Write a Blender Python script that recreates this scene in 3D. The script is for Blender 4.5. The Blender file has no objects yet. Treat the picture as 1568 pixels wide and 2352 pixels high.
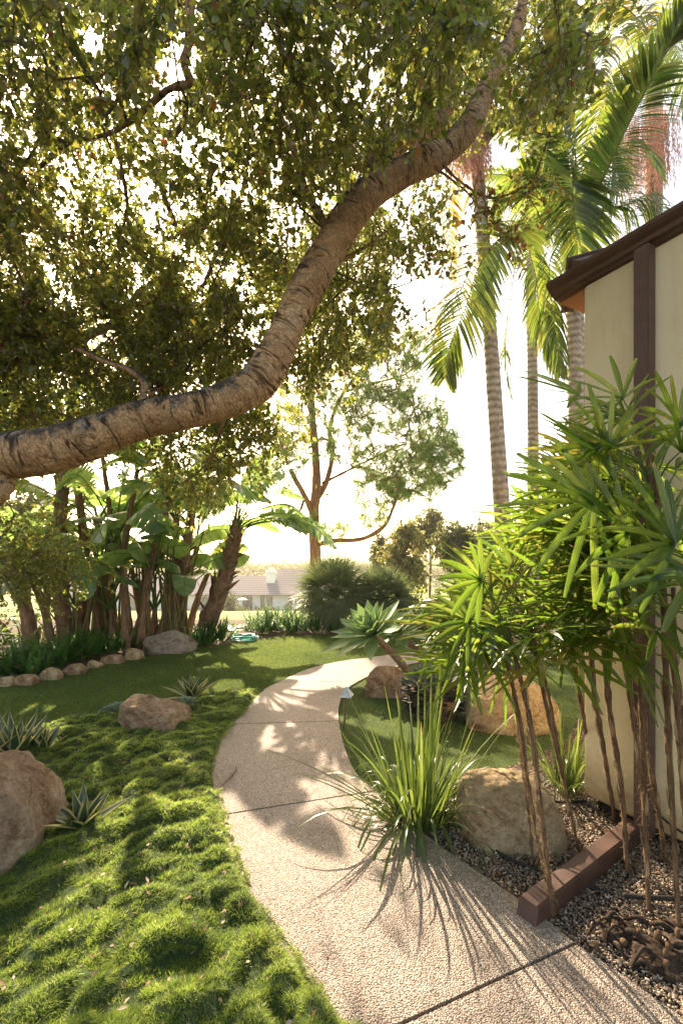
import bpy, bmesh, math, random
import numpy as np
from mathutils import Vector, Quaternion

# ------------------------------------------------------------------ camera, world, sun, exposure
F, HZ, CX, EYE = 1045.0, 1275.0, 784.0, 1.6          # pixel focal length, horizon row, centre column, eye height
sc = bpy.context.scene
cam_d = bpy.data.cameras.new('camera'); cam = bpy.data.objects.new('camera', cam_d)
sc.collection.objects.link(cam); sc.camera = cam
cam.location = (0, 0, EYE); cam.rotation_euler = (math.radians(90), 0, 0)
cam_d.sensor_fit = 'VERTICAL'; cam_d.sensor_height = 36; cam_d.lens = 36*F/2352
cam_d.shift_y = (HZ-1176)/2352
cam_d.clip_start = 0.05; cam_d.clip_end = 5000
SUN = Vector((-.332, 1, .662)).normalized()
world = bpy.data.worlds.new('World'); sc.world = world; world.use_nodes = True
wn = world.node_tree
sky = wn.nodes.new('ShaderNodeTexSky'); sky.sky_type = 'NISHITA'; sky.sun_disc = False
sky.sun_elevation = math.asin(SUN.z); sky.sun_rotation = math.atan2(SUN.x, SUN.y)
sky.dust_density = 2.5; sky.ozone_density = 1.0; sky.air_density = 1.0
tint = wn.nodes.new('ShaderNodeMix'); tint.data_type = 'RGBA'; tint.blend_type = 'MULTIPLY'
tint.inputs['Factor'].default_value = 1; tint.inputs['B'].default_value = (1.0, .84, .67, 1)
wn.links.new(sky.outputs[0], tint.inputs['A'])
wn.links.new(tint.outputs['Result'], wn.nodes['Background'].inputs[0])
wn.nodes['Background'].inputs[1].default_value = 0.15
sun_d = bpy.data.lights.new('sun', 'SUN'); sun_d.energy = 4.0; sun_d.angle = math.radians(.53)
sun_d.color = (1, .83, .62)
sun = bpy.data.objects.new('sun', sun_d); sc.collection.objects.link(sun)
sun.rotation_euler = SUN.to_track_quat('Z', 'Y').to_euler()
sc.view_settings.view_transform = 'Standard'; sc.view_settings.look = 'None'
sc.view_settings.gamma = 1; sc.view_settings.exposure = 2.05
sc.cycles.max_bounces = 7; sc.cycles.diffuse_bounces = 4; sc.cycles.transmission_bounces = 4
sc.cycles.glossy_bounces = 2

# ------------------------------------------------------------------ helpers
R = np.random.default_rng(7)
random.seed(7)
UP = np.array([0., 0., 1.])
def G(px, py, z=0.0):
    Y = F*(EYE-z)/(py-HZ); return np.array([(px-CX)/F*Y, Y, z])
def P(px, py, Y):
    return np.array([(px-CX)/F*Y, Y, EYE+(HZ-py)/F*Y])
def unit(v):
    v = np.asarray(v, float); return v/np.maximum(np.linalg.norm(v, axis=-1, keepdims=True), 1e-9)
def rnd(n, s=1.0): return R.normal(size=(n, 3))*s
def hsh(ix, iy, iz, s):
    h = (ix*374761393 + iy*668265263 + iz*2147483647 + s*1274126177) & 0xffffffff
    h = ((h ^ (h >> 13))*1274126177) & 0xffffffff
    return ((h ^ (h >> 16)) & 0xffff)/65535.0
def vnoise(p, scale=1.0, seed=0):
    p = np.asarray(p, float)*scale
    i = np.floor(p).astype(np.int64); f = p-i; f = f*f*f*(f*(f*6-15)+10)
    r = 0
    for a in (0, 1):
        for b in (0, 1):
            for c in (0, 1):
                w = (f[:, 0] if a else 1-f[:, 0])*(f[:, 1] if b else 1-f[:, 1])*(f[:, 2] if c else 1-f[:, 2])
                r = r+w*hsh(i[:, 0]+a, i[:, 1]+b, i[:, 2]+c, seed)
    return r
def fbm(p, scale=1.0, seed=0, octs=4, gain=.5):
    s = 0; a = 1; t = 0
    for k in range(octs):
        s = s+a*vnoise(p, scale*2**k, seed+k*17); t += a; a *= gain
    return s/t
def worley(x, y, seed=0):
    ix = np.floor(x).astype(np.int64); iy = np.floor(y).astype(np.int64)
    best = np.full(x.shape, 9.); amp = np.zeros(x.shape)
    for dx in (-1, 0, 1):
        for dy in (-1, 0, 1):
            cx = ix+dx; cy = iy+dy; z0 = np.zeros_like(cx)
            px = cx+hsh(cx, cy, z0, seed); py = cy+hsh(cx, cy, z0+1, seed)
            d = (px-x)**2+(py-y)**2; m = d < best
            best = np.where(m, d, best); amp = np.where(m, hsh(cx, cy, z0+2, seed), amp)
    return np.sqrt(best), amp
def spline(pts, n):
    pts = [np.asarray(p, float) for p in pts]
    if len(pts) == 2: return np.array([pts[0]+(pts[1]-pts[0])*t for t in np.linspace(0, 1, n)])
    q = [2*pts[0]-pts[1]]+pts+[2*pts[-1]-pts[-2]]
    out = []
    m = len(pts)-1
    for k in range(n):
        u = k/(n-1)*m; i = min(int(u), m-1); t = u-i
        a, b, c, d = q[i:i+4]
        out.append(.5*((2*b)+(-a+c)*t+(2*a-5*b+4*c-d)*t*t+(-a+3*b-3*c+d)*t**3))
    return np.array(out)
def inpoly(x, y, poly):
    x = np.asarray(x); y = np.asarray(y); r = np.zeros(x.shape, bool); n = len(poly); j = n-1
    for i in range(n):
        xi, yi = poly[i][0], poly[i][1]; xj, yj = poly[j][0], poly[j][1]
        c = ((yi > y) != (yj > y)) & (x < (xj-xi)*(y-yi)/((yj-yi) if yj != yi else 1e-9)+xi)
        r ^= c; j = i
    return r

def wloc(o):
    p = np.zeros(3)
    while o is not None: p = p+np.array(o.location); o = o.parent
    return p
Q = 1.0                      # density of grass and leaves
class Buf:
    def __init__(s): s.V = []; s.F = []; s.M = []; s.n = 0; s.UV = []
    def add(s, v, f, m=0, uv=None):
        v = np.asarray(v, float).reshape(-1, 3); f = np.asarray(f, np.int64)
        s.V.append(v); s.F.append(f+s.n); s.M.append(np.full(len(f), m)); s.n += len(v)
        s.UV.append(np.zeros((len(v), 2)) if uv is None else uv)
    def box(s, lo, hi, m=0, ax=None, org=None):
        lo = np.array(lo, float); hi = np.array(hi, float)
        v = np.array([[(lo, hi)[a][0], (lo, hi)[b][1], (lo, hi)[c][2]] for a in (0, 1) for b in (0, 1) for c in (0, 1)])
        if ax is not None: v = v@np.array(ax)
        if org is not None: v = v+np.array(org)
        s.add(v, [[0, 1, 3, 2], [4, 6, 7, 5], [0, 4, 5, 1], [2, 3, 7, 6], [0, 2, 6, 4], [1, 5, 7, 3]], m)
    def tube(s, pts, rad, sides=8, m=0, cap=True, disp=None):
        pts = np.asarray(pts, float); n = len(pts); rad = np.broadcast_to(np.asarray(rad, float), (n,))
        T = unit(np.gradient(pts, axis=0)); ref = np.array([0, 0, 1.]) if abs(T[0][2]) < .9 else np.array([1., 0, 0])
        a = unit(np.cross(T[0], ref)); rows = []
        ang = np.linspace(0, 2*math.pi, sides, endpoint=False); L = 0; uvs = []
        for k in range(n):
            a = a-T[k]*np.dot(a, T[k]); a = a/max(np.linalg.norm(a), 1e-9); b = np.cross(T[k], a)
            if k: L += np.linalg.norm(pts[k]-pts[k-1])
            ring = -np.cos(ang)[:, None]*a-np.sin(ang)[:, None]*b
            rows.append(pts[k]+ring*rad[k]); uvs.append(np.c_[ang/6.2832, np.full(sides, L)])
        V = np.concatenate(rows)
        if disp is not None:
            C = np.repeat(pts, sides, axis=0); N = unit(V-C)
            V = V+N*disp(V, N, np.concatenate(uvs))[:, None]
        i = np.arange(n-1)[:, None]*sides; j = np.arange(sides)[None]; j2 = (j+1) % sides
        f = np.stack([i+j, i+j2, i+sides+j2, i+sides+j], -1).reshape(-1, 4)
        s.add(V, f, m, np.concatenate(uvs))
        if cap and sides >= 3:
            c = np.array([pts[-1], pts[0]]); o = s.n-len(V)
            s.V.append(c); s.UV.append(np.zeros((2, 2))); e = s.n; s.n += 2
            k = np.arange(sides); k2 = (k+1) % sides
            s.F.append(np.c_[o+(n-1)*sides+k, o+(n-1)*sides+k2, np.full(sides, e)])
            s.F.append(np.c_[o+k2, o+k, np.full(sides, e+1)])
            s.M += [np.full(sides, m)]*2
    def strips(s, base, d, side, L, W, droop=0., prof=(1, .8, 0), fold=0., m=0, across=2, cup=0., twist=0., mids=None):
        base = np.asarray(base, float).reshape(-1, 3); n = len(base)
        d = unit(np.broadcast_to(d, (n, 3))); side = np.broadcast_to(side, (n, 3))
        side = unit(side-d*np.sum(side*d, 1, keepdims=True))
        L = np.broadcast_to(L, (n,)); W = np.broadcast_to(W, (n,)); droop = np.broadcast_to(droop, (n,))
        nrm = np.cross(d, side); flip = np.sign(nrm[:, 2:3]+1e-6); nrm = nrm*flip
        K = len(prof); rows = []
        for k in range(K):
            t = k/(K-1)
            c = base+d*(L*(t-.25*np.abs(droop)*t*t))[:, None]-UP*(droop*L*t*t)[:, None]+nrm*(cup*L*t*t)[:, None]
            w = (W*prof[k]*.5)[:, None]
            sd = side if not np.any(twist) else side*np.cos(twist*t)+nrm*np.sin(twist*t)
            if across == 2: rows += [c-sd*w, c+sd*w]
            elif across == 3: rows += [c-sd*w+nrm*fold*w, c, c+sd*w+nrm*fold*w]
            else: rows += [c-sd*w+nrm*fold*w, c-sd*w*.74+nrm*fold*w*.45, c+sd*w*.74+nrm*fold*w*.45, c+sd*w+nrm*fold*w]
        A = across; V = np.stack(rows, 1).reshape(-1, 3)
        o = (np.arange(n)*K*A)[:, None, None]; k = np.arange(K-1)[None, :, None]*A; a = np.arange(A-1)[None, None, :]
        q = np.stack([o+k+a, o+k+a+1, o+k+A+a+1, o+k+A+a], -1)
        uu, vv = np.meshgrid((0, 1) if A == 2 else (0, .5, 1) if A == 3 else (0, .19, .81, 1), np.linspace(0, 1, K))
        UVq = np.tile(np.c_[uu.ravel(), vv.ravel()], (n, 1))
        if mids is None: s.add(V, q.reshape(-1, 4), m, UVq)
        else:
            off = s.n; s.V.append(V); s.UV.append(UVq); s.n += len(V)
            for col in range(A-1):
                f = q[:, :, col].reshape(-1, 4)+off; s.F.append(f); s.M.append(np.full(len(f), mids[col]))
    def blobs(s, c, r, m=0, squash=.6):
        c = np.asarray(c).reshape(-1, 3); n = len(c)
        u = np.array([[a, b, g] for a in (-1, 1) for b in (-1, 1) for g in (-1, 1)], float)*.62
        ex = np.array([[0, 0, 1.], [0, 0, -1], [1, 0, 0], [-1, 0, 0], [0, 1, 0], [0, -1, 0]])
        u = np.r_[u, ex]
        fc = []
        for ax, quads in ((8, (1, 5, 7, 3)), (9, (0, 2, 6, 4)), (10, (4, 6, 7, 5)), (11, (0, 1, 3, 2)), (12, (2, 3, 7, 6)), (13, (0, 4, 5, 1))):
            for i in range(4): fc.append([quads[i], quads[(i+1) % 4], ax])
        sc_ = R.uniform(.65, 1.3, (n, 1, 3)); sc_[:, :, 2] *= squash
        a = R.uniform(0, 6.28, n); ca, sa = np.cos(a), np.sin(a)
        v = u[None]*sc_*np.asarray(r).reshape(-1, 1, 1)*R.uniform(.85, 1.15, (n, 14, 1))
        x = v[..., 0]*ca[:, None]-v[..., 1]*sa[:, None]; y = v[..., 0]*sa[:, None]+v[..., 1]*ca[:, None]
        v = np.stack([x, y, v[..., 2]], -1)+c[:, None]
        f = (np.array(fc)[None]+(np.arange(n)*14)[:, None, None]).reshape(-1, 3)
        s.add(v, f, m)
    def build(s, name, mats, parent=None, smooth=True, loc=None):
        me = bpy.data.meshes.new(name)
        V = np.concatenate(s.V); off = np.zeros(3)
        if loc is not None: off = np.asarray(loc, float); V = V-off
        elif parent is not None: V = V-wloc(parent)
        me.vertices.add(len(V)); me.vertices.foreach_set('co', V.astype(np.float32).ravel())
        lt = []; ls = []; 
        for f in s.F: lt.append(np.full(len(f), f.shape[1])); ls.append(f.ravel())
        lt = np.concatenate(lt); ls = np.concatenate(ls)
        me.loops.add(len(ls)); me.loops.foreach_set('vertex_index', ls.astype(np.int32))
        me.polygons.add(len(lt)); st = np.r_[0, np.cumsum(lt)[:-1]]
        me.polygons.foreach_set('loop_start', st.astype(np.int32))
        me.polygons.foreach_set('material_index', np.concatenate(s.M).astype(np.int32))
        me.polygons.foreach_set('use_smooth', np.full(len(lt), smooth))
        uv = me.uv_layers.new(name='uv'); UVs = np.concatenate(s.UV)
        uv.data.foreach_set('uv', UVs[ls].astype(np.float32).ravel())
        for m_ in (mats if isinstance(mats, (list, tuple)) else [mats]): me.materials.append(m_)
        me.update(calc_edges=True)
        o = bpy.data.objects.new(name, me); sc.collection.objects.link(o)
        if parent is not None: o.parent = parent
        if loc is not None: o.location = off
        return o
def tag(o, label, cat, group=None, kind=None):
    if label: o['label'] = label
    if cat: o['category'] = cat
    if group: o['group'] = group
    if kind: o['kind'] = kind
    return o
def struct(o): o['kind'] = 'structure'; return o
def thing(name, loc, label, cat, group=None):
    o = bpy.data.objects.new(name, None); o.location = [float(a) for a in loc]; o.empty_display_size = .1
    sc.collection.objects.link(o); return tag(o, label, cat, group)
def copy_tree(src, loc, rotz, scale, label, group=None, tilt=(0, 0)):
    r = src.copy(); sc.collection.objects.link(r); r.location = [float(a) for a in loc]
    r.rotation_euler = (tilt[0], tilt[1], rotz); r.scale = (scale,)*3; r['label'] = label
    if group: r['group'] = group
    for ch in list(src.children):
        c = ch.copy(); sc.collection.objects.link(c); c.parent = r
        for g in ch.children:
            d = g.copy(); sc.collection.objects.link(d); d.parent = c
    return r

# ------------------------------------------------------------------ materials
class NT:
    def __init__(s, name):
        s.m = bpy.data.materials.new(name); s.m.use_nodes = True; s.t = s.m.node_tree
        s.bs = s.t.nodes['Principled BSDF']; s.out = s.t.nodes['Material Output']
    def n(s, ty, **k):
        nd = s.t.nodes.new('ShaderNode'+ty)
        for a, b in k.items():
            if a.startswith('i_'): nd.inputs[a[2:].replace('_', ' ')].default_value = b
            else: setattr(nd, a, b)
        return nd
    def l(s, a, b): s.t.links.new(a, b); return s
    def coord(s, kind='Object', scale=(1, 1, 1)):
        tc = s.n('TexCoord'); mp = s.n('Mapping'); mp.inputs['Scale'].default_value = scale
        s.l(tc.outputs[kind], mp.inputs[0]); return mp.outputs[0]
    def noise(s, co, scale, detail=4, rough=.6, dist=0.):
        nd = s.n('TexNoise'); s.l(co, nd.inputs['Vector']); nd.inputs['Scale'].default_value = scale
        nd.inputs['Detail'].default_value = detail; nd.inputs['Roughness'].default_value = rough
        nd.inputs['Distortion'].default_value = dist; return nd.outputs[0]
    def ramp(s, fac, stops, interp='LINEAR'):
        nd = s.n('ValToRGB'); nd.color_ramp.interpolation = interp; e = nd.color_ramp.elements
        while len(e) < len(stops): e.new(.5)
        for k, (p, c) in enumerate(stops): e[k].position = p; e[k].color = (*c, 1) if len(c) == 3 else c
        s.l(fac, nd.inputs[0]); return nd.outputs[0]
    def mix(s, f, a, b, mode='MIX'):
        nd = s.n('Mix', data_type='RGBA', blend_type=mode)
        for v, k in ((f, 0), (a, 6), (b, 7)):
            if hasattr(v, 'links') or isinstance(v, bpy.types.NodeSocket): s.l(v, nd.inputs[k])
            else: nd.inputs[k].default_value = v if k == 0 else (*v, 1)
        return nd.outputs[2]
    def bump(s, h, strength=.5, dist=.01, nrm=None):
        nd = s.n('Bump'); nd.inputs['Strength'].default_value = strength; nd.inputs['Distance'].default_value = dist
        s.l(h, nd.inputs['Height'])
        if nrm is not None: s.l(nrm, nd.inputs['Normal'])
        s.l(nd.outputs[0], s.bs.inputs['Normal']); return nd.outputs[0]
    def set(s, rough=.7, spec=.4, **k):
        s.bs.inputs['Roughness'].default_value = rough; s.bs.inputs['Specular IOR Level'].default_value = spec
        return s
def g3(c, g): return tuple(x*g for x in c)
def leaf_mat(name, cols, tcols, tf=.4, rough=.45, spec=.4, nscale=0., ribs=0, tip=None):
    M = NT(name); geo = M.n('NewGeometry'); r = geo.outputs['Random Per Island']
    st = [(i/max(len(cols)-1, 1), c) for i, c in enumerate(cols)]
    a = M.ramp(r, st)
    b = M.ramp(r, [(i/max(len(tcols)-1, 1), c) for i, c in enumerate(tcols)])
    if nscale:
        nz = M.noise(M.coord('Object'), nscale, 2)
        k = M.ramp(nz, [(.3, (.55, .6, .6)), (.7, (1.25, 1.2, 1.1))])
        a = M.mix(1., a, k, 'MULTIPLY'); b = M.mix(1., b, k, 'MULTIPLY')
    if ribs:
        su = M.n('SeparateXYZ'); M.l(M.coord('UV'), su.inputs[0])
        sn = M.n('Math', operation='MULTIPLY'); M.l(su.outputs[0], sn.inputs[0]); sn.inputs[1].default_value = ribs*6.2832
        co_ = M.n('Math', operation='COSINE'); M.l(sn.outputs[0], co_.inputs[0])
        rb = M.ramp(co_.outputs[0], [(.0, (.72, .72, .72)), (.8, (1.08, 1.08, 1.08)), (1., (1.35, 1.3, 1.2))])
        a = M.mix(1., a, rb, 'MULTIPLY'); b = M.mix(1., b, rb, 'MULTIPLY'); M.bump(co_.outputs[0], .25, .002)
    if tip is not None:
        st_ = M.n('SeparateXYZ'); M.l(M.coord('UV'), st_.inputs[0])
        ad_ = M.n('Math', operation='MULTIPLY_ADD'); M.l(r, ad_.inputs[0]); ad_.inputs[1].default_value = .25; M.l(st_.outputs[1], ad_.inputs[2])
        f_ = M.n('MapRange'); M.l(ad_.outputs[0], f_.inputs[0]); f_.inputs[1].default_value = 1.08; f_.inputs[2].default_value = 1.16
        a = M.mix(f_.outputs[0], a, tip); b = M.mix(f_.outputs[0], b, g3(tip, 1.8))
    M.l(a, M.bs.inputs['Base Color']); M.set(rough, spec)
    tr = M.n('BsdfTranslucent'); M.l(b, tr.inputs[0])
    mx = M.n('MixShader'); mx.inputs[0].default_value = tf
    M.l(M.bs.outputs[0], mx.inputs[1]); M.l(tr.outputs[0], mx.inputs[2]); M.l(mx.outputs[0], M.out.inputs[0])
    return M.m
def rough_mat(name, stops, scale=3., rough=.85, bump=.4, bdist=.02, kind='Object', cs=(1, 1, 1), detail=6, spec=.25, fine=0.):
    M = NT(name); co = M.coord(kind, cs); nz = M.noise(co, scale, detail, .62)
    c = M.ramp(nz, stops)
    if fine:
        nf = M.noise(co, fine, 3, .7); c = M.mix(.6, c, M.ramp(nf, [(.3, (.55, .55, .55)), (.7, (1.3, 1.3, 1.3))]), 'MULTIPLY')
        M.bump(nf, bump, bdist)
    else: M.bump(nz, bump, bdist)
    M.l(c, M.bs.inputs['Base Color']); M.set(rough, spec)
    return M.m

oak_leaf = leaf_mat('oak_leaf', [(.026, .036, .013), (.045, .058, .016), (.08, .092, .024), (.06, .052, .018)], [(.26, .32, .035), (.42, .48, .055), (.66, .68, .11), (.52, .42, .07)], .42, .27, .65)
oak_leaf_rust = leaf_mat('oak_leaf_rust', [(.06, .07, .02), (.10, .07, .02), (.16, .06, .02)], [(.45, .45, .08), (.55, .3, .06), (.5, .12, .04)], .45, .45, .4)
far_leaf = leaf_mat('far_leaf', [(.05, .06, .025), (.08, .09, .035), (.12, .11, .05)], [(.2, .24, .08), (.32, .32, .1)], .35, .6, .3)
autumn_leaf = leaf_mat('autumn_leaf', [(.10, .11, .045), (.17, .15, .06)], [(.36, .36, .1), (.46, .42, .12)], .4, .6, .3)
grass_m = leaf_mat('mound_grass', [(.06, .105, .020), (.095, .155, .028), (.14, .20, .042), (.24, .26, .09)], [(.30, .50, .05), (.44, .62, .08), (.56, .70, .12), (.7, .68, .28)], .5, .42, .5, 2.2)
dry_m = leaf_mat('dry_thatch', [(.22, .17, .08), (.32, .25, .13)], [(.4, .32, .15), (.5, .4, .2)], .3, .7, .3)
turf_m = leaf_mat('turf_blade', [(.05, .085, .02), (.075, .115, .026), (.11, .14, .035)], [(.24, .36, .05), (.36, .46, .06)], .38, .5, .3, .8)
rhapis_leaf = leaf_mat('rhapis_leaf', [(.020, .050, .011), (.036, .078, .014), (.075, .105, .022)], [(.24, .42, .035), (.38, .54, .05), (.60, .68, .11)], .50, .2, .7, 0, 4, (.30, .20, .07))
rhapis_old = leaf_mat('rhapis_old_leaf', [(.08, .10, .02), (.15, .14, .04)], [(.5, .55, .08), (.65, .55, .12)], .48, .26, .6, 0, 4, (.34, .2, .08))
palm_leaf = leaf_mat('palm_leaflet', [(.028, .050, .020), (.042, .07, .024), (.06, .09, .03)], [(.20, .36, .04), (.36, .48, .06), (.56, .58, .10)], .42, .28, .65, 0, 2, (.28, .2, .08))
palm_yellow = leaf_mat('palm_leaflet_yellow', [(.16, .15, .03), (.22, .17, .04), (.2, .12, .03)], [(.6, .55, .07), (.7, .55, .1), (.6, .35, .08)], .45, .45, .4)
palm_dead = leaf_mat('palm_dead', [(.16, .12, .07), (.24, .18, .11)], [(.3, .2, .1), (.4, .28, .15)], .25, .7, .3)
banana_leaf = leaf_mat('paddle_leaf', [(.06, .115, .055), (.085, .16, .07), (.13, .20, .09)], [(.28, .48, .09), (.42, .60, .13), (.56, .68, .2)], .44, .28, .65)
fern_m = leaf_mat('fern_needle', [(.025, .075, .02), (.04, .11, .022), (.07, .15, .03)], [(.14, .38, .04), (.26, .5, .05)], .35, .5, .3)
pine_m = leaf_mat('pine_needle', [(.05, .10, .035), (.08, .135, .045), (.12, .16, .06)], [(.28, .44, .08), (.42, .54, .12)], .4, .5, .4)
fan_m = leaf_mat('fan_leaf', [(.11, .145, .08), (.16, .20, .11), (.25, .28, .18)], [(.26, .34, .10), (.36, .44, .14)], .28, .4, .6)
flax_m = leaf_mat('flax_blade', [(.045, .075, .022), (.07, .105, .03), (.11, .14, .045)], [(.22, .36, .05), (.38, .48, .08)], .32, .28, .6, 0, 3, (.3, .22, .1))
att_m = leaf_mat('soft_agave', [(.16, .25, .11), (.20, .29, .14), (.25, .33, .18)], [(.3, .5, .14), (.36, .55, .16)], .2, .42, .4, 3., 0, (.3, .2, .1))
art_m = leaf_mat('blue_agave', [(.20, .27, .18), (.26, .33, .22)], [(.3, .42, .2), (.32, .42, .22)], .1, .5, .4, 6., 0, (.16, .08, .05))
art_dark = leaf_mat('grey_agave', [(.09, .11, .085), (.12, .14, .10)], [(.1, .14, .08), (.1, .14, .08)], .04, .5, .4, 8.)
art_dead = leaf_mat('dead_agave_leaf', [(.07, .06, .045), (.13, .11, .08)], [(.1, .08, .05), (.1, .08, .05)], .05, .8, .2)
var_g = leaf_mat('agave_green', [(.03, .06, .028), (.045, .08, .035)], [(.1, .2, .05), (.1, .2, .05)], .08, .35, .5)
var_y = leaf_mat('agave_yellow_margin', [(.42, .38, .17), (.5, .45, .22)], [(.6, .55, .2), (.6, .55, .2)], .2, .4, .4)
succ_m = leaf_mat('green_succulent', [(.06, .16, .06), (.09, .2, .07)], [(.2, .45, .1), (.2, .45, .1)], .2, .4, .5)
litter_m = leaf_mat('fallen_leaf', [(.20, .11, .05), (.30, .17, .08), (.36, .26, .15), (.45, .36, .26)], [(.4, .22, .1), (.4, .25, .12)], .15, .7, .3)
bloom_m = leaf_mat('pink_flower_strand', [(.46, .25, .20), (.56, .34, .27), (.40, .22, .18)], [(.6, .36, .28), (.6, .36, .28)], .3, .7, .2)
fibre_m = leaf_mat('cane_fibre', [(.22, .14, .07), (.38, .27, .14)], [(.5, .36, .18), (.55, .4, .2)], .35, .6, .3)

def oak_bark():
    M = NT('oak_bark'); co = M.coord('Object'); uv = M.coord('UV')
    big = M.noise(co, 5, 5, .65); fine = M.noise(co, 38, 4, .7)
    base = M.ramp(big, [(.3, (.36, .22, .11)), (.55, (.54, .35, .19)), (.75, (.66, .48, .30))])
    base = M.mix(.55, base, M.ramp(fine, [(.32, (.42, .40, .38)), (.62, (1.25, 1.2, 1.15))]), 'MULTIPLY')
    geo = M.n('NewGeometry'); sp = M.n('SeparateXYZ'); M.l(geo.outputs['Normal'], sp.inputs[0])
    mu = M.coord('UV', (5., 16., 1)); streak = M.noise(mu, 1.0, 3, .6, .6)
    ad = M.n('Math', operation='MULTIPLY_ADD'); M.l(streak, ad.inputs[0]); ad.inputs[1].default_value = 1.9; M.l(sp.outputs[2], ad.inputs[2])
    mr = M.n('MapRange'); M.l(ad.outputs[0], mr.inputs[0]); mr.inputs[1].default_value = 1.18; mr.inputs[2].default_value = 1.5
    lich = M.ramp(M.noise(co, 16, 3, .7), [(.32, (.055, .042, .032)), (.52, (.12, .09, .065)), (.64, (.34, .28, .21))])
    c = M.mix(mr.outputs[0], base, lich)
    cr = M.noise(M.coord('UV', (2.6, 20, 1)), 1.0, 5, .62, 1.6)
    crk = M.ramp(cr, [(.37, (.22, .19, .17)), (.46, (1, 1, 1))])
    vo = M.n('TexVoronoi', feature='DISTANCE_TO_EDGE'); wp = M.noise(co, 6, 3, .6)
    vm = M.n('VectorMath', operation='ADD'); M.l(M.coord('UV', (22, 60, 1)), vm.inputs[0]); wm = M.n('VectorMath', operation='SCALE'); M.l(wp, wm.inputs[0]); wm.inputs['Scale'].default_value = 5.
    M.l(wm.outputs[0], vm.inputs[1]); M.l(vm.outputs[0], vo.inputs['Vector']); vo.inputs['Scale'].default_value = 1.
    pl = M.ramp(vo.outputs['Distance'], [(.0, (.36, .31, .28)), (.20, (1.08, 1.06, 1.04))])
    c = M.mix(1., c, crk, 'MULTIPLY'); c = M.mix(.5, c, pl, 'MULTIPLY')
    M.l(c, M.bs.inputs['Base Color']); M.set(.9, .15)
    ma = M.n('Math', operation='MULTIPLY_ADD'); M.l(vo.outputs['Distance'], ma.inputs[0]); ma.inputs[1].default_value = .9; M.l(fine, ma.inputs[2])
    mb = M.n('Math', operation='MULTIPLY_ADD'); M.l(cr, mb.inputs[0]); mb.inputs[1].default_value = 1.5; M.l(ma.outputs[0], mb.inputs[2])
    M.bump(mb.outputs[0], .9, .016)
    return M.m
oakbark = oak_bark()
twig_m = rough_mat('oak_twig', [(.3, (.07, .048, .035)), (.7, (.17, .12, .085))], 20, .9, .4, .004)
pinebark = rough_mat('pine_bark', [(.3, (.22, .10, .05)), (.6, (.42, .22, .12))], 3.5, .9, .8, .04, cs=(2, 2, .7), fine=14)
def palm_trunk_mat():
    M = NT('palm_trunk'); uv = M.coord('UV', (1, 1, 1)); co = M.coord('Object')
    wv = M.n('TexWave', wave_type='BANDS', bands_direction='Y'); M.l(uv, wv.inputs[0]); wv.inputs['Scale'].default_value = 2.6
    wv.inputs['Distortion'].default_value = 2.6; wv.inputs['Detail'].default_value = 2; wv.inputs['Detail Scale'].default_value = .6
    c = M.ramp(wv.outputs[1], [(.0, (.27, .215, .17)), (.10, (.37, .305, .255)), (.8, (.44, .37, .31)), (1., (.52, .45, .38))])
    nz = M.noise(co, 11, 5, .7); c = M.mix(.8, c, M.ramp(nz, [(.34, (.48, .42, .37)), (.55, (1, 1, 1)), (.75, (1.15, 1.12, 1.1))]), 'MULTIPLY')
    M.l(c, M.bs.inputs['Base Color']); M.set(.85, .2)
    M.bump(wv.outputs[1], .7, .02); return M.m
palmtrunk = palm_trunk_mat()
def stem_mat(name, stops, cs, sc_=1.0, b=.02):
    M = NT(name); uv = M.coord('UV', cs); nz = M.noise(uv, sc_, 5, .65, .8)
    n2 = M.noise(M.coord('Object'), 18, 4, .7)
    c = M.ramp(nz, stops); c = M.mix(.6, c, M.ramp(n2, [(.3, (.5, .5, .5)), (.7, (1.25, 1.25, 1.25))]), 'MULTIPLY')
    M.l(c, M.bs.inputs['Base Color']); M.set(.85, .2); M.bump(nz, .7, b); return M.m
bananastem = stem_mat('paddle_stem', [(.28, (.07, .04, .028)), (.45, (.20, .115, .07)), (.6, (.33, .22, .145)), (.78, (.46, .36, .27))], (7, 2.0, 1), 1.2)
agavetrunk = stem_mat('agave_trunk', [(.3, (.12, .085, .06)), (.7, (.30, .22, .16))], (3, 30, 1), 1.)
cane_m = stem_mat('palm_cane', [(.3, (.055, .032, .018)), (.5, (.15, .09, .05)), (.72, (.34, .22, .12))], (4, 10, 1), 1., .006)
cane_tan = stem_mat('palm_cane_sheath', [(.3, (.26, .17, .09)), (.7, (.50, .36, .21))], (8, 5, 1), 1., .003)
petiole_m = stem_mat('petiole', [(.3, (.07, .13, .03)), (.7, (.13, .2, .05))], (1, 4, 1), 1., .002)
rachis_m = stem_mat('rachis', [(.3, (.20, .22, .09)), (.7, (.30, .31, .14))], (1, 4, 1), 1., .002)
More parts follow.
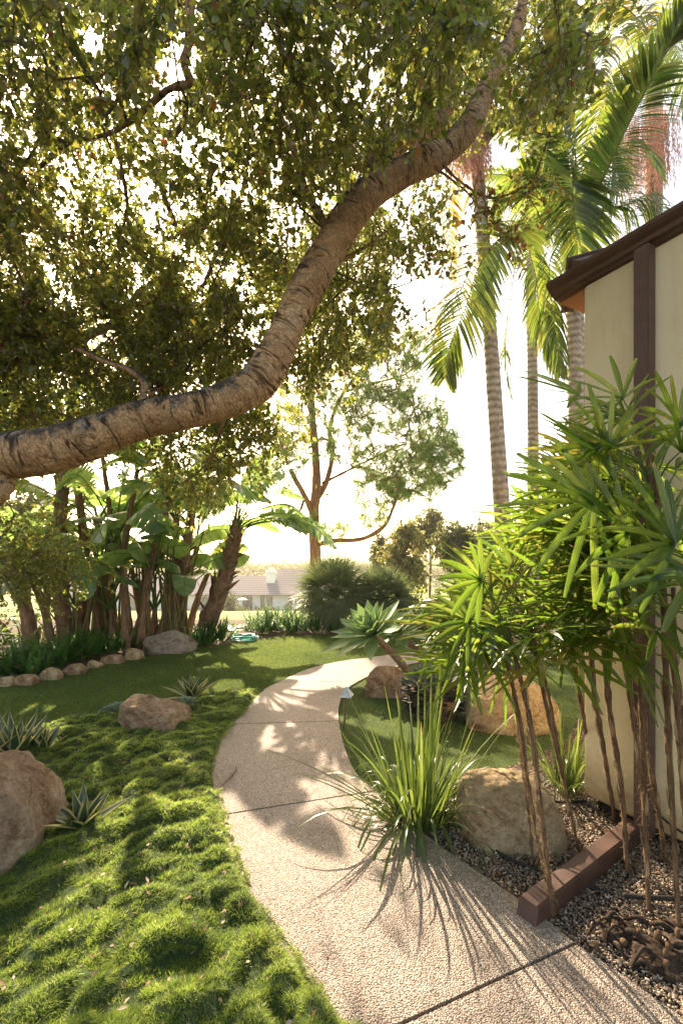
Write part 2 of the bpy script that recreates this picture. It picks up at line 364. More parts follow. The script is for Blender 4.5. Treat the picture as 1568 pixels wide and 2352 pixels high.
def rock_mat(name, a, b, c):
    M = NT(name); co = M.coord('Object')
    n1 = M.noise(co, 3.2, 8, .66, .8); n2 = M.noise(co, 34, 8, .78); n3 = M.noise(M.coord('Object', (1, 1.2, 1.7)), 4, 7, .68, .9)
    col = M.ramp(n1, [(.32, a), (.50, b), (.66, c)])
    col = M.mix(.8, col, M.ramp(n2, [(.36, (.50, .46, .43)), (.52, (1, 1, 1)), (.66, (1.22, 1.22, 1.22))]), 'MULTIPLY')
    col = M.mix(.8, col, M.ramp(n3, [(.38, (.50, .38, .30)), (.47, (1, 1, 1))]), 'MULTIPLY')
    vo = M.n('TexVoronoi', feature='DISTANCE_TO_EDGE'); M.l(co, vo.inputs['Vector']); vo.inputs['Scale'].default_value = 2.6
    wpn = M.noise(co, 5, 4, .7); vm = M.n('VectorMath', operation='ADD'); M.l(co, vm.inputs[0]); M.l(wpn, vm.inputs[1]); M.l(vm.outputs[0], vo.inputs['Vector'])
    col = M.mix(.7, col, M.ramp(vo.outputs['Distance'], [(.0, (.35, .27, .21)), (.022, (1, 1, 1))]), 'MULTIPLY')
    M.l(col, M.bs.inputs['Base Color']); M.set(.92, .15)
    m_ = M.n('Math', operation='MULTIPLY_ADD'); M.l(n3, m_.inputs[0]); m_.inputs[1].default_value = 1.4; M.l(n2, m_.inputs[2])
    M.bump(m_.outputs[0], 1., .035); return M.m
rock_a = rock_mat('sandstone', (.28, .165, .095), (.44, .30, .19), (.62, .47, .33))
rock_b = rock_mat('pale_sandstone', (.44, .30, .17), (.57, .43, .26), (.68, .54, .36))
rock_c = rock_mat('grey_sandstone', (.28, .22, .18), (.38, .31, .26), (.48, .40, .34))
def path_mat():
    M = NT('exposed_aggregate'); co = M.coord('Object')
    v = M.n('TexVoronoi', feature='F1'); M.l(co, v.inputs['Vector']); v.inputs['Scale'].default_value = 165
    sp = M.n('SeparateColor'); M.l(v.outputs['Color'], sp.inputs[0])
    c = M.ramp(sp.outputs[0], [(0, (.22, .170, .135)), (.25, (.35, .285, .23)), (.55, (.43, .36, .295)), (.85, (.49, .43, .365)), (1, (.60, .55, .49))])
    gr = M.ramp(v.outputs['Distance'], [(.42, (1, 1, 1)), (.70, (.56, .48, .41))])
    c = M.mix(1., c, gr, 'MULTIPLY')
    big = M.noise(co, 1.6, 5, .6); c = M.mix(.6, c, M.ramp(big, [(.3, (.72, .69, .66)), (.65, (1.1, 1.1, 1.1))]), 'MULTIPLY')
    st_ = M.noise(co, 5.5, 6, .75, 1.); c = M.mix(.5, c, M.ramp(st_, [(.34, (.55, .50, .45)), (.46, (1, 1, 1))]), 'MULTIPLY')
    M.l(c, M.bs.inputs['Base Color']); M.set(.6, .4)
    iv = M.n('Math', operation='MULTIPLY'); M.l(v.outputs['Distance'], iv.inputs[0]); iv.inputs[1].default_value = -1
    M.bump(iv.outputs[0], 1.0, .006); return M.m
path_m = path_mat()
def gravel_mat(name, g=1.):
    M = NT(name); co = M.coord('Object')
    v = M.n('TexVoronoi', feature='F1'); M.l(co, v.inputs['Vector']); v.inputs['Scale'].default_value = 120
    sp = M.n('SeparateColor'); M.l(v.outputs['Color'], sp.inputs[0])
    c = M.ramp(sp.outputs[0], [(0, g3((.12, .09, .065), g)), (.4, g3((.25, .19, .14), g)), (.8, g3((.38, .31, .24), g)), (1, g3((.55, .48, .40), g))])
    c = M.mix(1., c, M.ramp(v.outputs['Distance'], [(.3, (1, 1, 1)), (.62, (.45, .38, .32))]), 'MULTIPLY')
    M.l(c, M.bs.inputs['Base Color']); M.set(.8, .3)
    iv = M.n('Math', operation='MULTIPLY'); M.l(v.outputs['Distance'], iv.inputs[0]); iv.inputs[1].default_value = -1
    M.bump(iv.outputs[0], 1., .01); return M.m
gravel_m = gravel_mat('gravel', .55)
pebble_m = leaf_mat('pebble', [(.08, .055, .037), (.17, .12, .08), (.25, .18, .12), (.32, .245, .17), (.50, .43, .34)], [(.3, .3, .3), (.3, .3, .3)], 0., .6, .4)
soil_m = rough_mat('soil', [(.3, (.055, .04, .028)), (.7, (.15, .11, .075))], 9, .95, .8, .03, fine=60)
thatch_m = rough_mat('grass_thatch', [(.3, (.03, .05, .015)), (.7, (.06, .085, .025))], 6, .95, .8, .02, fine=60)
turfbase_m = rough_mat('turf_base', [(.3, (.042, .066, .018)), (.7, (.066, .096, .026))], 1.2, .95, .6, .012, fine=90)
farlawn_m = rough_mat('far_lawn', [(.3, (.13, .17, .045)), (.7, (.20, .24, .07))], .15, .95, .3, .05, fine=2.)
M = NT('stucco'); _co = M.coord('Object'); _n = M.noise(_co, 2.2, 6, .62)
_c = M.ramp(_n, [(.25, (.66, .55, .34)), (.5, (.72, .61, .39)), (.75, (.76, .65, .43))])
_st = M.noise(M.coord('Object', (5, 5, .5)), 1.6, 6, .7, .6); _c = M.mix(.3, _c, M.ramp(_st, [(.36, (.70, .64, .54)), (.5, (1, 1, 1))]), 'MULTIPLY')
_sp = M.noise(_co, 45, 3, .8); _c = M.mix(.8, _c, M.ramp(_sp, [(.24, (.35, .3, .25)), (.29, (1, 1, 1))]), 'MULTIPLY')
_s = M.n('SeparateXYZ'); M.l(_co, _s.inputs[0]); _ad = M.n('Math', operation='MULTIPLY_ADD'); M.l(M.noise(_co, 9, 5, .7), _ad.inputs[0]); _ad.inputs[1].default_value = -.45; M.l(_s.outputs[2], _ad.inputs[2])
_mr = M.n('MapRange'); M.l(_ad.outputs[0], _mr.inputs[0]); _mr.inputs[1].default_value = -.12; _mr.inputs[2].default_value = .16; _c = M.mix(1., _c, M.ramp(_mr.outputs[0], [(0, (.50, .42, .33)), (1, (1, 1, 1))]), 'MULTIPLY')
M.l(_c, M.bs.inputs['Base Color']); M.set(.9, .2); M.bump(M.noise(_co, 160, 4, .7), .35, .004); wall_m = M.m
brown_m = rough_mat('brown_paint', [(.3, (.085, .048, .036)), (.7, (.13, .075, .056))], 5, .5, .15, .003, spec=.45, cs=(1, 1, 4))
beam_m = rough_mat('red_brown_timber', [(.3, (.060, .031, .023)), (.7, (.105, .056, .041))], 9, .55, .2, .003, spec=.4, cs=(1, 1, 1))
dark_m = rough_mat('gap_shade_paint', [(.3, (.02, .016, .013)), (.7, (.03, .025, .02))], 5, .9, .1, .002)  # near-black colour standing in for shade in the wall gap and knot hole
rooft_m = NT('far_roof_tiles')
_co = rooft_m.coord('Object'); _w = rooft_m.n('TexWave', wave_type='BANDS', bands_direction='Z'); rooft_m.l(_co, _w.inputs[0]); _w.inputs['Scale'].default_value = 1.05
_c = rooft_m.ramp(_w.outputs[1], [(0, (.12, .10, .09)), (.2, (.235, .20, .18)), (1, (.29, .25, .23))])
rooft_m.l(rooft_m.mix(.6, _c, rooft_m.ramp(rooft_m.noise(_co, 2.5, 5, .7), [(.3, (.75, .72, .7)), (.7, (1.15, 1.1, 1.1))]), 'MULTIPLY'), rooft_m.bs.inputs['Base Color']); rooft_m.set(.8, .2); rooft_m = rooft_m.m
white_m = rough_mat('white_render', [(.3, (.74, .72, .68)), (.7, (.8, .78, .74))], .6, .8, .1, .005)
glass_m = rough_mat('far_glass', [(.3, (.14, .13, .12)), (.7, (.3, .28, .26))], .5, .25, .0, .005, spec=.6)
metal_m = NT('zinc'); metal_m.bs.inputs['Metallic'].default_value = .6; metal_m.bs.inputs['Roughness'].default_value = .45
metal_m.l(metal_m.ramp(metal_m.noise(metal_m.coord('Object'), 25, 4), [(.35, (.42, .45, .47)), (.6, (.72, .72, .7))]), metal_m.bs.inputs['Base Color']); metal_m = metal_m.m
pole_m = rough_mat('rusty_pole', [(.3, (.10, .07, .05)), (.7, (.18, .13, .10))], 20, .6, .2, .002)
black_m = rough_mat('black_plastic', [(.3, (.015, .015, .015)), (.7, (.03, .028, .026))], 9, .5, .1, .002)
teal_m = rough_mat('teal_hose', [(.3, (.05, .36, .30)), (.7, (.10, .50, .42))], 9, .4, .1, .002)

# ------------------------------------------------------------------ the setting: ground, path, lawns, beds
Lpx = [(1600, 3400), (1080, 2800), (803, 2418), (770, 2350), (700, 2262), (645, 2175), (605, 2110), (565, 2045), (540, 1985), (520, 1930), (516, 1877), (500, 1840), (488, 1805),
       (487, 1770), (492, 1745), (500, 1715), (515, 1690), (535, 1667), (550, 1650), (577, 1618), (605, 1588), (640, 1570), (680, 1550), (725, 1534), (784, 1521), (859, 1511), (934, 1501),
       (1040, 1490), (1130, 1482), (1300, 1473), (1480, 1467)]
Rpx = [(3000, 3400), (1950, 2620), (1568, 2350), (1434, 2255), (1319, 2177), (1259, 2125), (1184, 2070), (1104, 2015), (1024, 1960), (959, 1910), (899, 1860), (864, 1822), (824, 1790),
       (799, 1745), (784, 1695), (778, 1660), (777, 1632), (786, 1600), (803, 1580), (822, 1568), (845, 1556), (880, 1543), (909, 1535), (960, 1524), (1034, 1512), (1130, 1505), (1300, 1495), (1480, 1488)]
def curve(px): return np.array([G(x, y)[:2] for x, y in px])
Lc, Rc = curve(Lpx), curve(Rpx)
def sub(c, a, b, n):      # resample between curve indices a..b by arc length
    s = c[a:b+1]; s = np.array([p[:2] for p in spline([np.r_[q, 0] for q in s], 6*(b-a)+1)])
    d = np.r_[0, np.cumsum(np.linalg.norm(np.diff(s, axis=0), axis=1))]
    u = np.linspace(0, d[-1], n); return np.c_[np.interp(u, d, s[:, 0]), np.interp(u, d, s[:, 1])]
rungs = [(0, 0), (2, 4), (10, 11), (17, 15), (21, 19), (30, 27)]
pb = Buf(); PT = .018
Ledge, Redge = [], []
for k in range(len(rungs)-1):
    n = (10, 26, 14, 14, 30)[k]
    l, r = sub(Lc, rungs[k][0], rungs[k+1][0], n), sub(Rc, rungs[k][1], rungs[k+1][1], n)
    Ledge.append(l); Redge.append(r)
    l, r = l.copy(), r.copy(); g = .007
    for arr in (l, r):
        arr[0] += (arr[1]-arr[0])/np.linalg.norm(arr[1]-arr[0])*g; arr[-1] -= (arr[-1]-arr[-2])/np.linalg.norm(arr[-1]-arr[-2])*g
    W = 9; V = []
    for i in range(n):
        for j in range(W):
            t = j/(W-1); p = l[i]*(1-t)+r[i]*t; V.append([p[0], p[1], PT])
    f = [[i*W+j, i*W+j+1, (i+1)*W+j+1, (i+1)*W+j] for i in range(n-1) for j in range(W-1)]
    pb.add(V, f)
    ring = [i*W for i in range(n)]+[(n-1)*W+j for j in range(1, W)]+[i*W+W-1 for i in range(n-2, -1, -1)]+[j for j in range(W-2, 0, -1)]
    rv = np.array(V)[ring]; m = len(ring); lo = rv.copy(); lo[:, 2] = -.05
    pb.add(np.r_[rv, lo], [[i, (i+1) % m, m+(i+1) % m, m+i] for i in range(m)])
struct(pb.build('path', path_m, smooth=False))
Ledge, Redge = np.concatenate(Ledge), np.concatenate(Redge)
PATHPOLY = [tuple(p) for p in Ledge]+[tuple(p) for p in Redge[::-1]]
def terr(x, y):           # garden level, then the slope down to the far lawn
    t = np.clip((y-11.5)/68, 0, 1); far = np.clip((y-80)/200, 0, 1)
    return -8.1*t - 4*far
xs = np.concatenate([-np.geomspace(1500, 8, 26), np.linspace(-7.5, 7.5, 31), np.geomspace(8, 1500, 26)])
ys = np.concatenate([np.array([-1500, -600, -200, -60, -20, -8]), np.linspace(-4, 12, 33), np.geomspace(13, 1900, 40)])
X, Yg = np.meshgrid(xs, ys); Z = terr(X, Yg)-.03
gb = Buf(); nx = len(xs); ny = len(ys)
i, j = np.meshgrid(np.arange(ny-1), np.arange(nx-1), indexing='ij'); a = (i*nx+j).ravel()
gb.add(np.c_[X.ravel(), Yg.ravel(), Z.ravel()], np.c_[a, a+1, a+nx+1, a+nx])
M = NT('ground_soil_and_grass'); _geo = M.coord('Object'); _s = M.n('SeparateXYZ'); M.l(_geo, _s.inputs[0])
_r = M.n('MapRange'); M.l(_s.outputs[1], _r.inputs[0]); _r.inputs[1].default_value = 11.3; _r.inputs[2].default_value = 12.5
_n1 = M.noise(_geo, 9, 5); _soil = M.ramp(_n1, [(.3, (.06, .045, .03)), (.7, (.16, .12, .08))])
_n2 = M.noise(_geo, .12, 6, .7); _gr = M.ramp(_n2, [(.3, (.15, .19, .05)), (.7, (.26, .29, .09))])
M.l(M.mix(_r.outputs[0], _soil, _gr), M.bs.inputs['Base Color']); M.bump(_n1, .5, .02); M.set(.95, .1)
struct(gb.build('ground', M.m))

def sheet(name, poly, z, mat_, res=.12, hf=None, kind='structure'):
    """flat or heaved sheet over a polygon, triangulated on a jitter-free grid"""
    poly = np.array(poly); x0, y0 = poly.min(0)-.01; x1, y1 = poly.max(0)+.01
    bm = bmesh.new(); vs = [bm.verts.new((p[0], p[1], z)) for p in poly]; bm.faces.new(vs)
    bmesh.ops.triangulate(bm, faces=bm.faces[:])
    if hf is not None:
        for ax, lo, hi in ((0, x0, x1), (1, y0, y1)):
            for c in np.arange(lo, hi, res):
                bmesh.ops.bisect_plane(bm, geom=bm.verts[:]+bm.edges[:]+bm.faces[:], plane_co=(c, 0, 0) if ax == 0 else (0, c, 0), plane_no=(1, 0, 0) if ax == 0 else (0, 1, 0))
        co = np.array([v.co[:] for v in bm.verts]); h = hf(co[:, 0], co[:, 1])
        for v, q in zip(bm.verts, h): v.co.z = z+q
    bmesh.ops.recalc_face_normals(bm, faces=bm.faces[:])
    for f in bm.faces:
        if f.normal.z < 0: f.normal_flip()
        f.smooth = hf is not None
    me = bpy.data.meshes.new(name); bm.to_mesh(me); bm.free(); me.materials.append(mat_)
    o = bpy.data.objects.new(name, me); sc.collection.objects.link(o); o['kind'] = kind; return o

LAWNL = [G(*p)[:2] for p in [(605, 1590), (560, 1600), (500, 1612), (440, 1625), (370, 1640), (270, 1660), (150, 1672), (80, 1690), (0, 1712), (-300, 1760)]]
back = [G(*p)[:2] for p in [(-420, 1640), (-120, 1590), (0, 1577), (54, 1572), (113, 1561), (166, 1549), (213, 1534), (254, 1524), (305, 1515), (380, 1502), (440, 1490), (500, 1483), (560, 1474), (640, 1462), (740, 1458), (830, 1458), (900, 1455), (1000, 1455), (1200, 1450), (1400, 1450)]]
k0 = np.argmin(np.linalg.norm(Ledge-G(605, 1588)[:2], axis=1))
LAWNPOLY = [tuple(p) for p in LAWNL]+[tuple(p) for p in back]+[tuple(p) for p in Ledge[k0:][::-1]]
sheet('lawn', LAWNPOLY, .0, turfbase_m)
kr0 = np.argmin(np.linalg.norm(Redge-G(905, 1865)[:2], axis=1))
LAWNR = [tuple(p) for p in Redge[kr0:]]+[tuple(G(*p)[:2]) for p in [(1480, 1560), (1340, 1600), (1335, 1640), (1300, 1700), (1210, 1745), (1130, 1775), (1050, 1800), (985, 1840), (930, 1870)]]
sheet('side_lawn', LAWNR, .0, turfbase_m)
GRAVEL = [tuple(p) for p in Redge[:kr0+1]]+[tuple(G(*p)[:2]) for p in [(930, 1868), (985, 1840), (1050, 1800), (1130, 1775), (1210, 1745), (1300, 1700), (1335, 1640), (1400, 1640)]]+[(2.6, 4.2), (4, 3), (4, -1), (3, -1)]
sheet('gravel_bed', GRAVEL, -.008, gravel_m)

# mounded no-mow grass
kl = k0+1
MOUND = [tuple(p) for p in Ledge[:kl]]+[tuple(p) for p in LAWNL]+[(-5.5, 3.0), (-5.5, -.6), (0, -.8)]
def mound_h(x, y):
    p = np.c_[x, y, np.zeros_like(x)]
    wx = x+.10*(vnoise(p, 4, 3)-.5)+.35*(vnoise(p, 1.1, 8)-.5); wy = y+.10*(vnoise(p, 4, 5)-.5)+.35*(vnoise(p, 1.1, 9)-.5)
    c, s = math.cos(.95), math.sin(.95)
    u = (wx*c+wy*s)/.19; v = (-wx*s+wy*c)/.098
    d, a = worley(u, v, 2); d2, a2 = worley(u*2.1+3, v*1.7+5, 4)
    ed = edge_dist(x, y)
    h = .076*(1-np.clip(d, 0, 1)**1.8)*(.2+.9*a)+.034*(1-np.clip(d2, 0, 1)**2)*a2+.05*(fbm(p, 1.3, 1)-.45)
    return (h+.015)*np.clip(ed/.05, .25, 1)
_l = Ledge[:kl]; LED = np.concatenate([_l[:-1]*(1-t)+_l[1:]*t for t in (0, .33, .66)]); LED = LED[(LED[:, 1] > 1.2)][::1]
def edge_dist(x, y):
    q = np.c_[x, y]; best = np.full(len(q), 9.)
    for p in LED: best = np.minimum(best, np.hypot(q[:, 0]-p[0], q[:, 1]-p[1]))
    return best
sheet('mound_soil', MOUND, .0, thatch_m, .06, mound_h)
_lj = np.concatenate([_l[:-1]*(1-t)+_l[1:]*t for t in (0,)]); MOUNDB = [(p[0]+.022*(p[1] > 0)+.05*(vnoise(np.array([[p[0]*9, p[1]*9, 0]]), 1, 5)[0]-.4), p[1]) for p in spline([np.r_[q, 0] for q in Ledge[:kl]], 240)[:, :2]]+[tuple(p) for p in LAWNL]+[(-5.5, 3.0), (-5.5, -.6), (0, -.8)]
def scatter(poly, n, wfun=None):
    poly = np.array(poly); lo, hi = poly.min(0), poly.max(0); out = []
    tot = 0
    while tot < n:
        q = R.uniform(lo, hi, (max(n, 5000)*2, 2)); q = q[inpoly(q[:, 0], q[:, 1], poly)]
        px = CX+F*q[:, 0]/np.maximum(q[:, 1], .01); py = HZ+F*EYE/np.maximum(q[:, 1], .01)
        q = q[(q[:, 1] > 1.0) & (px > -430) & (px < 1728) & (py < 2560)]
        if wfun is not None: q = q[R.random(len(q)) < wfun(q[:, 0], q[:, 1])]
        out.append(q); tot += len(q)
    return np.concatenate(out)[:n]
def blades(name, mat_, poly, n, L, W, hf, lean=.6, droop=.3, wf=None, wscale=1.5, label='', cat='grass', prof=(1, .75, 0), dirb=(0, 0, 0)):
    q = scatter(poly, n, wf); z = hf(q[:, 0], q[:, 1]) if hf else np.zeros(n)
    e = .012
    if hf:
        gx = (hf(q[:, 0]+e, q[:, 1])-z)/e; gy = (hf(q[:, 0], q[:, 1]+e)-z)/e
        nr = unit(np.c_[-gx, -gy, np.ones(n)])
    else: nr = np.tile(UP, (n, 1))
    d = unit(nr*1.0+rnd(n, lean*.6)*[1, 1, .4]+np.array(dirb))
    d[:, 2] = np.abs(d[:, 2])
    b = Buf(); Ls = L*R.uniform(.55, 1.25, n)
    ws = W*np.clip(q[:, 1]/1.8, .9, 4)**.8*R.uniform(.7, 1.2, n)
    side = np.cross(d, rnd(n)); b.strips(np.c_[q, z-.006], d, side, Ls, ws, droop*R.uniform(.2, 1.2, n), prof)
    o = b.build(name, mat_); tag(o, label, cat, kind='stuff'); return o
near = lambda x, y: np.clip((1.7/np.maximum(y, .5))**1.5, 0, 1)
blades('mound_grass', grass_m, MOUNDB, int(470000*Q), .033, .0018, mound_h, .85, .5, near, label='bright green mounding no-mow grass left of the path', dirb=(.0, -.1, 0))
def hf_low(x, y): return mound_h(x, y)*1
blades('dry_grass', dry_m, MOUND, int(14000*Q), .03, .0017, mound_h, 1.0, .5, lambda x, y: near(x, y)*(fbm(np.c_[x, y, x*0], 2.6, 21) > .58), label='straw coloured dry tufts among the mounding grass')
turfn = lambda x, y: np.clip((4.5/np.maximum(y, .5))**1.2, 0, 1)
blades('lawn_grass', turf_m, LAWNPOLY, int(170000*Q), .026, .0030, None, .7, .2, turfn, label='short dark green lawn between the path and the paddle-leaved stand')
blades('side_lawn_grass', turf_m, LAWNR, int(60000*Q), .024, .0026, None, .7, .2, turfn, label='short green lawn strip right of the curved path')
# pebbles and litter
q = scatter(GRAVEL, int(40000*Q), lambda x, y: np.clip((2.2/np.maximum(y, .5))**1.3, 0, 1))
b = Buf(); b.blobs(np.c_[q, R.uniform(-.004, .010, len(q))], R.uniform(.0028, .0062, len(q))*np.where(R.random(len(q)) > .985, 2.2, 1), 0, .7)
tag(b.build('pebbles', pebble_m), 'loose tan and cream pebbles of the gravel bed by the house', 'pebbles', kind='stuff')
def litter(name, poly, n, hf, z0, label, s=.022, wf=None):
    q = scatter(poly, n, wf); z = (hf(q[:, 0], q[:, 1]) if hf else 0)+z0
    d = unit(rnd(n)*[1, 1, .25]); b = Buf()
    b.strips(np.c_[q, np.zeros(n)+z], d, np.cross(d, UP+rnd(n, .4)), s*R.uniform(.5, 1.3, n), s*.5*R.uniform(.6, 1.2, n), R.uniform(-.2, .2, n), (.2, 1, .8, .1), .3, across=3)
    tag(b.build(name, litter_m), label, 'fallen leaves', kind='stuff')
litter('fallen_leaves', MOUND, 260, mound_h, .028, 'scattered brown and tan fallen leaves lying on the mounding grass', .026, near)
litter('path_litter', PATHPOLY, 70, None, PT+.003, 'few small dry leaves and seed pods lying on the path', .014, lambda x, y: np.clip((2/np.maximum(y, .5)), 0, 1))
litter('bed_litter', GRAVEL, 420, None, .012, 'dark dry leaf scraps lying on the gravel bed', .026)
litter('lawn_litter', LAWNPOLY, 300, None, .022, 'tiny pale leaf scraps scattered over the lawn', .018, turfn)

# ------------------------------------------------------------------ rocks
def rock(px, py, wpx, hpx, mat_, label, group=None, seed=0, depth=.8, sub=4, name='boulder', ang=0., sharp=.5, lean=0.):
    c = G(px, py); w = wpx/F*c[1]/2; c[1] += w*depth*.6; w *= 1+.3*w/c[1]
    h = hpx/F*c[1]*1.0
    bm = bmesh.new(); bmesh.ops.create_icosphere(bm, subdivisions=sub, radius=1)
    co = np.array([v.co[:] for v in bm.verts])
    rg = np.random.default_rng(seed)
    # smooth-min of random planes: a worn polyhedron
    dirs = unit(co); npl = 15 if sharp > .3 else 34; nn = unit(rg.normal(size=(npl, 3))*[1, 1, .75]); nn = np.r_[nn, [[rg.uniform(-.5, .5), rg.uniform(-.5, .1), 1.], [-1, .1, .1], [1, -.1, .15], [0, -1, .2], [0, 1, .1]]]; nn = unit(nn)
    dd = np.r_[rg.uniform(.74+.16*(1-sharp), 1.05, npl), .85, rg.uniform(.72, .88, 4)]
    q = np.clip(dirs@nn.T, .02, None)/dd; kk = 5+16*sharp; r_ = 1/(np.sum(q**kk, 1)**(1/kk))
    co = dirs*r_[:, None]
    co = co*(1+.12*(fbm(co+seed*3.1, 1.6, seed, 3)-.5)[:, None]+.13*(fbm(co+seed, 4, seed+5, 4)-.5)[:, None]+.05*(fbm(co, 14, seed+9, 3)-.5)[:, None])
    mx = np.abs(co).max(0); mx[2] = co[:, 2].max(); co = co/mx; co[:, 2] = np.maximum(co[:, 2], -1)
    co[:, 2] = np.where(co[:, 2] < -.35, -.35+(co[:, 2]+.35)*.3, co[:, 2])
    co[:, 0] += lean*co[:, 2]
    co = co*[w, w*depth, h/1.25]; co[:, 2] += h*.2
    ca, sa = math.cos(ang), math.sin(ang)
    co = np.c_[co[:, 0]*ca-co[:, 1]*sa, co[:, 0]*sa+co[:, 1]*ca, co[:, 2]]
    for v, p in zip(bm.verts, co): v.co = p
    for f in bm.faces: f.smooth = True
    me = bpy.data.meshes.new(name); bm.to_mesh(me); bm.free(); me.materials.append(mat_)
    o = bpy.data.objects.new(name, me); sc.collection.objects.link(o); o.location = c
    return tag(o, label, 'rock', group)
rock(-82, 2015, 275, 205, rock_a, 'largest tan sandstone boulder at the left edge behind the striped agave', seed=4, depth=1.1, sub=6, sharp=.7, ang=.3)
rock(343, 1690, 165, 78, rock_a, 'angular tan boulder beside a blue-grey agave in the mounding grass', seed=11, depth=.7, sub=6, sharp=.8, ang=-.2)
for (px, py, w, h, lb, sd) in [(8, 1577, 46, 20, 'edging stone cut off by the left edge of the photo', 21), (54, 1573, 60, 21, 'flat wide tan edging stone, second from the left end of the row', 22),
        (113, 1561, 48, 24, 'domed tan edging stone in front of the foxtail fern', 23), (166, 1549, 52, 20, 'pale blotched edging stone, fourth from the left end', 24),
        (213, 1534, 37, 15, 'smallest edging stone in the row', 25), (254, 1524, 54, 17, 'flat tan edging stone, second from the big grey boulder', 26),
        (305, 1515, 42, 24, 'tall rounded edging stone touching the big grey boulder', 27)]:
    rock(px, py, w, h, rock_b if sd % 2 else rock_a, lb, 'edging stones along the lawn', sd, .7, 4, 'edging_stone')
rock(382, 1500, 122, 52, rock_c, 'long low grey boulder at the foot of the paddle-leaved stand', seed=31, depth=.55, sub=6, sharp=.5)
rock(890, 1600, 108, 62, rock_a, 'flat-topped tan boulder under the leaning agave trunks', seed=41, depth=.7, sub=6, sharp=.8)
rock(1195, 1680, 225, 112, rock_b, 'large smooth pale boulder on the side lawn by the house corner', seed=53, depth=.7, sub=6, sharp=.2)
rock(1195, 1942, 262, 140, rock_b, 'rounded ochre boulder on the gravel behind the palm canes', seed=64, depth=.75, sub=6, sharp=.25)

# ------------------------------------------------------------------ the house corner
U = np.array([.469, -.883, 0]); N_ = np.array([-.883, -.469, 0]); C0 = np.array([1.53, 2.88, 0])
AX = np.array([U, N_, UP])
hs = thing('house', C0, 'cream stucco house corner with brown post and brown fascia at right', 'house')
def hbox(name, lo, hi, m, parent, bev=0.):
    b = Buf(); b.box(lo, hi, 0, AX, C0); o = b.build(name, m, parent, smooth=False)
    if bev:
        bm = bmesh.new(); bm.from_mesh(o.data); bmesh.ops.recalc_face_normals(bm, faces=bm.faces[:])
        bmesh.ops.bevel(bm, geom=bm.edges[:], offset=bev, segments=2, affect='EDGES'); bm.to_mesh(o.data); bm.free()
    return o
hbox('wall', (0, -3.5, .09), (4.2, 0, 3.30), wall_m, hs, .012)
hbox('foundation', (.05, -3.45, -.05), (4.15, -.07, .089), dark_m, hs)  # coloured near-black to paint the shade of the gap below the wall
hbox('post', (.345, .002, .05), (.425, .075, 3.302), brown_m, hs, .005)
hbox('post', (2.3, .002, .05), (2.4, .085, 3.302), brown_m, hs, .005)
# fascia moulding swept along the eave
def sweep(name, prof, t0, t1, m, parent):
    b = Buf(); V = []
    for t in (t0, t1):
        for (o_, z_) in prof: V.append(U*t+N_*o_+UP*z_)
    n = len(prof); f = [[i, (i+1) % n, n+(i+1) % n, n+i] for i in range(n)]
    bm = bmesh.new(); vs = [bm.verts.new(v) for v in V]
    for q in f: bm.faces.new([vs[k] for k in q])
    bm.faces.new([vs[k] for k in range(n)][::-1]); bm.faces.new([vs[n+k] for k in range(n)])
    bmesh.ops.recalc_face_normals(bm, faces=bm.faces[:])
    me = bpy.data.meshes.new(name); bm.to_mesh(me); bm.free(); me.materials.append(m)
    o = bpy.data.objects.new(name, me); sc.collection.objects.link(o); o.parent = parent; return o
sweep('fascia', [(-.02, 3.303), (.012, 3.303), (.024, 3.318), (.05, 3.322), (.056, 3.345), (.085, 3.36), (.098, 3.375), (.10, 3.395), (-.02, 3.395)], -.20, 4.2, brown_m, hs)
soff = rough_mat('soffit', [(.3, (.26, .12, .075)), (.7, (.34, .16, .10))], 4, .7, .1, .002)
sweep('soffit', [(-.9, 3.29), (-.022, 3.29), (-.022, 3.39), (-.9, 3.39)], -.19, -.003, soff, hs)
rf = sweep('roof', [(-3.5, 4.75), (-.03, 3.398), (-.03, 3.43), (-3.5, 4.80)], -.28, 4.2, brown_m, hs)
b = Buf(); A_ = P(1306, 598, 3.45); Bd = unit(P(1400, 572, 3.55)-A_); Dd = unit(np.array([.88, .47, 0])-Bd*np.dot([.88, .47, 0], Bd)); Ud = np.cross(Bd, Dd); Ud *= np.sign(Ud[2])
b.box((0, 0, -.10), (.9, .35, -.012), 0, np.array([Bd, Dd, Ud]), A_); b.build('roof_edge', brown_m, hs, smooth=False)
b = Buf(); b.box((-.015, -.02, -.010), (.9, .36, .014), 0, np.array([Bd, Dd, Ud]), A_); b.build('roof_cap', beam_m, hs, smooth=False)

# sleeper beam butting the post
a_, b_ = np.array([.790, 1.965, 0]), np.array([1.66, 2.58, 0]); dv = unit(b_-a_); pv = np.array([-dv[1], dv[0], 0]); Lb = np.linalg.norm(b_-a_)
bm = bmesh.new(); V = []
for t, ct in ((0, .02), (Lb, 0)):
    for (o_, z_) in ((-.046, .0), (-.046, .088), (-.036, .098), (.036, .098), (.046, .088), (.046, .0)):
        tt = t+(.03 if (t == 0 and z_ > .05) else 0); V.append(dv*tt+pv*o_+UP*z_)
vs = [bm.verts.new(v) for v in V]
for i in range(6): bm.faces.new([vs[i], vs[(i+1) % 6], vs[6+(i+1) % 6], vs[6+i]])
bm.faces.new(vs[:6][::-1]); bm.faces.new(vs[6:]); bmesh.ops.recalc_face_normals(bm, faces=bm.faces[:])
me = bpy.data.meshes.new('timber_beam'); bm.to_mesh(me); bm.free(); me.materials.append(beam_m)
o = bpy.data.objects.new('timber_beam', me); sc.collection.objects.link(o); o.location = a_+np.array([0, 0, -.005])
tag(o, 'red-brown timber beam lying on the gravel between path edge and house post', 'beam')

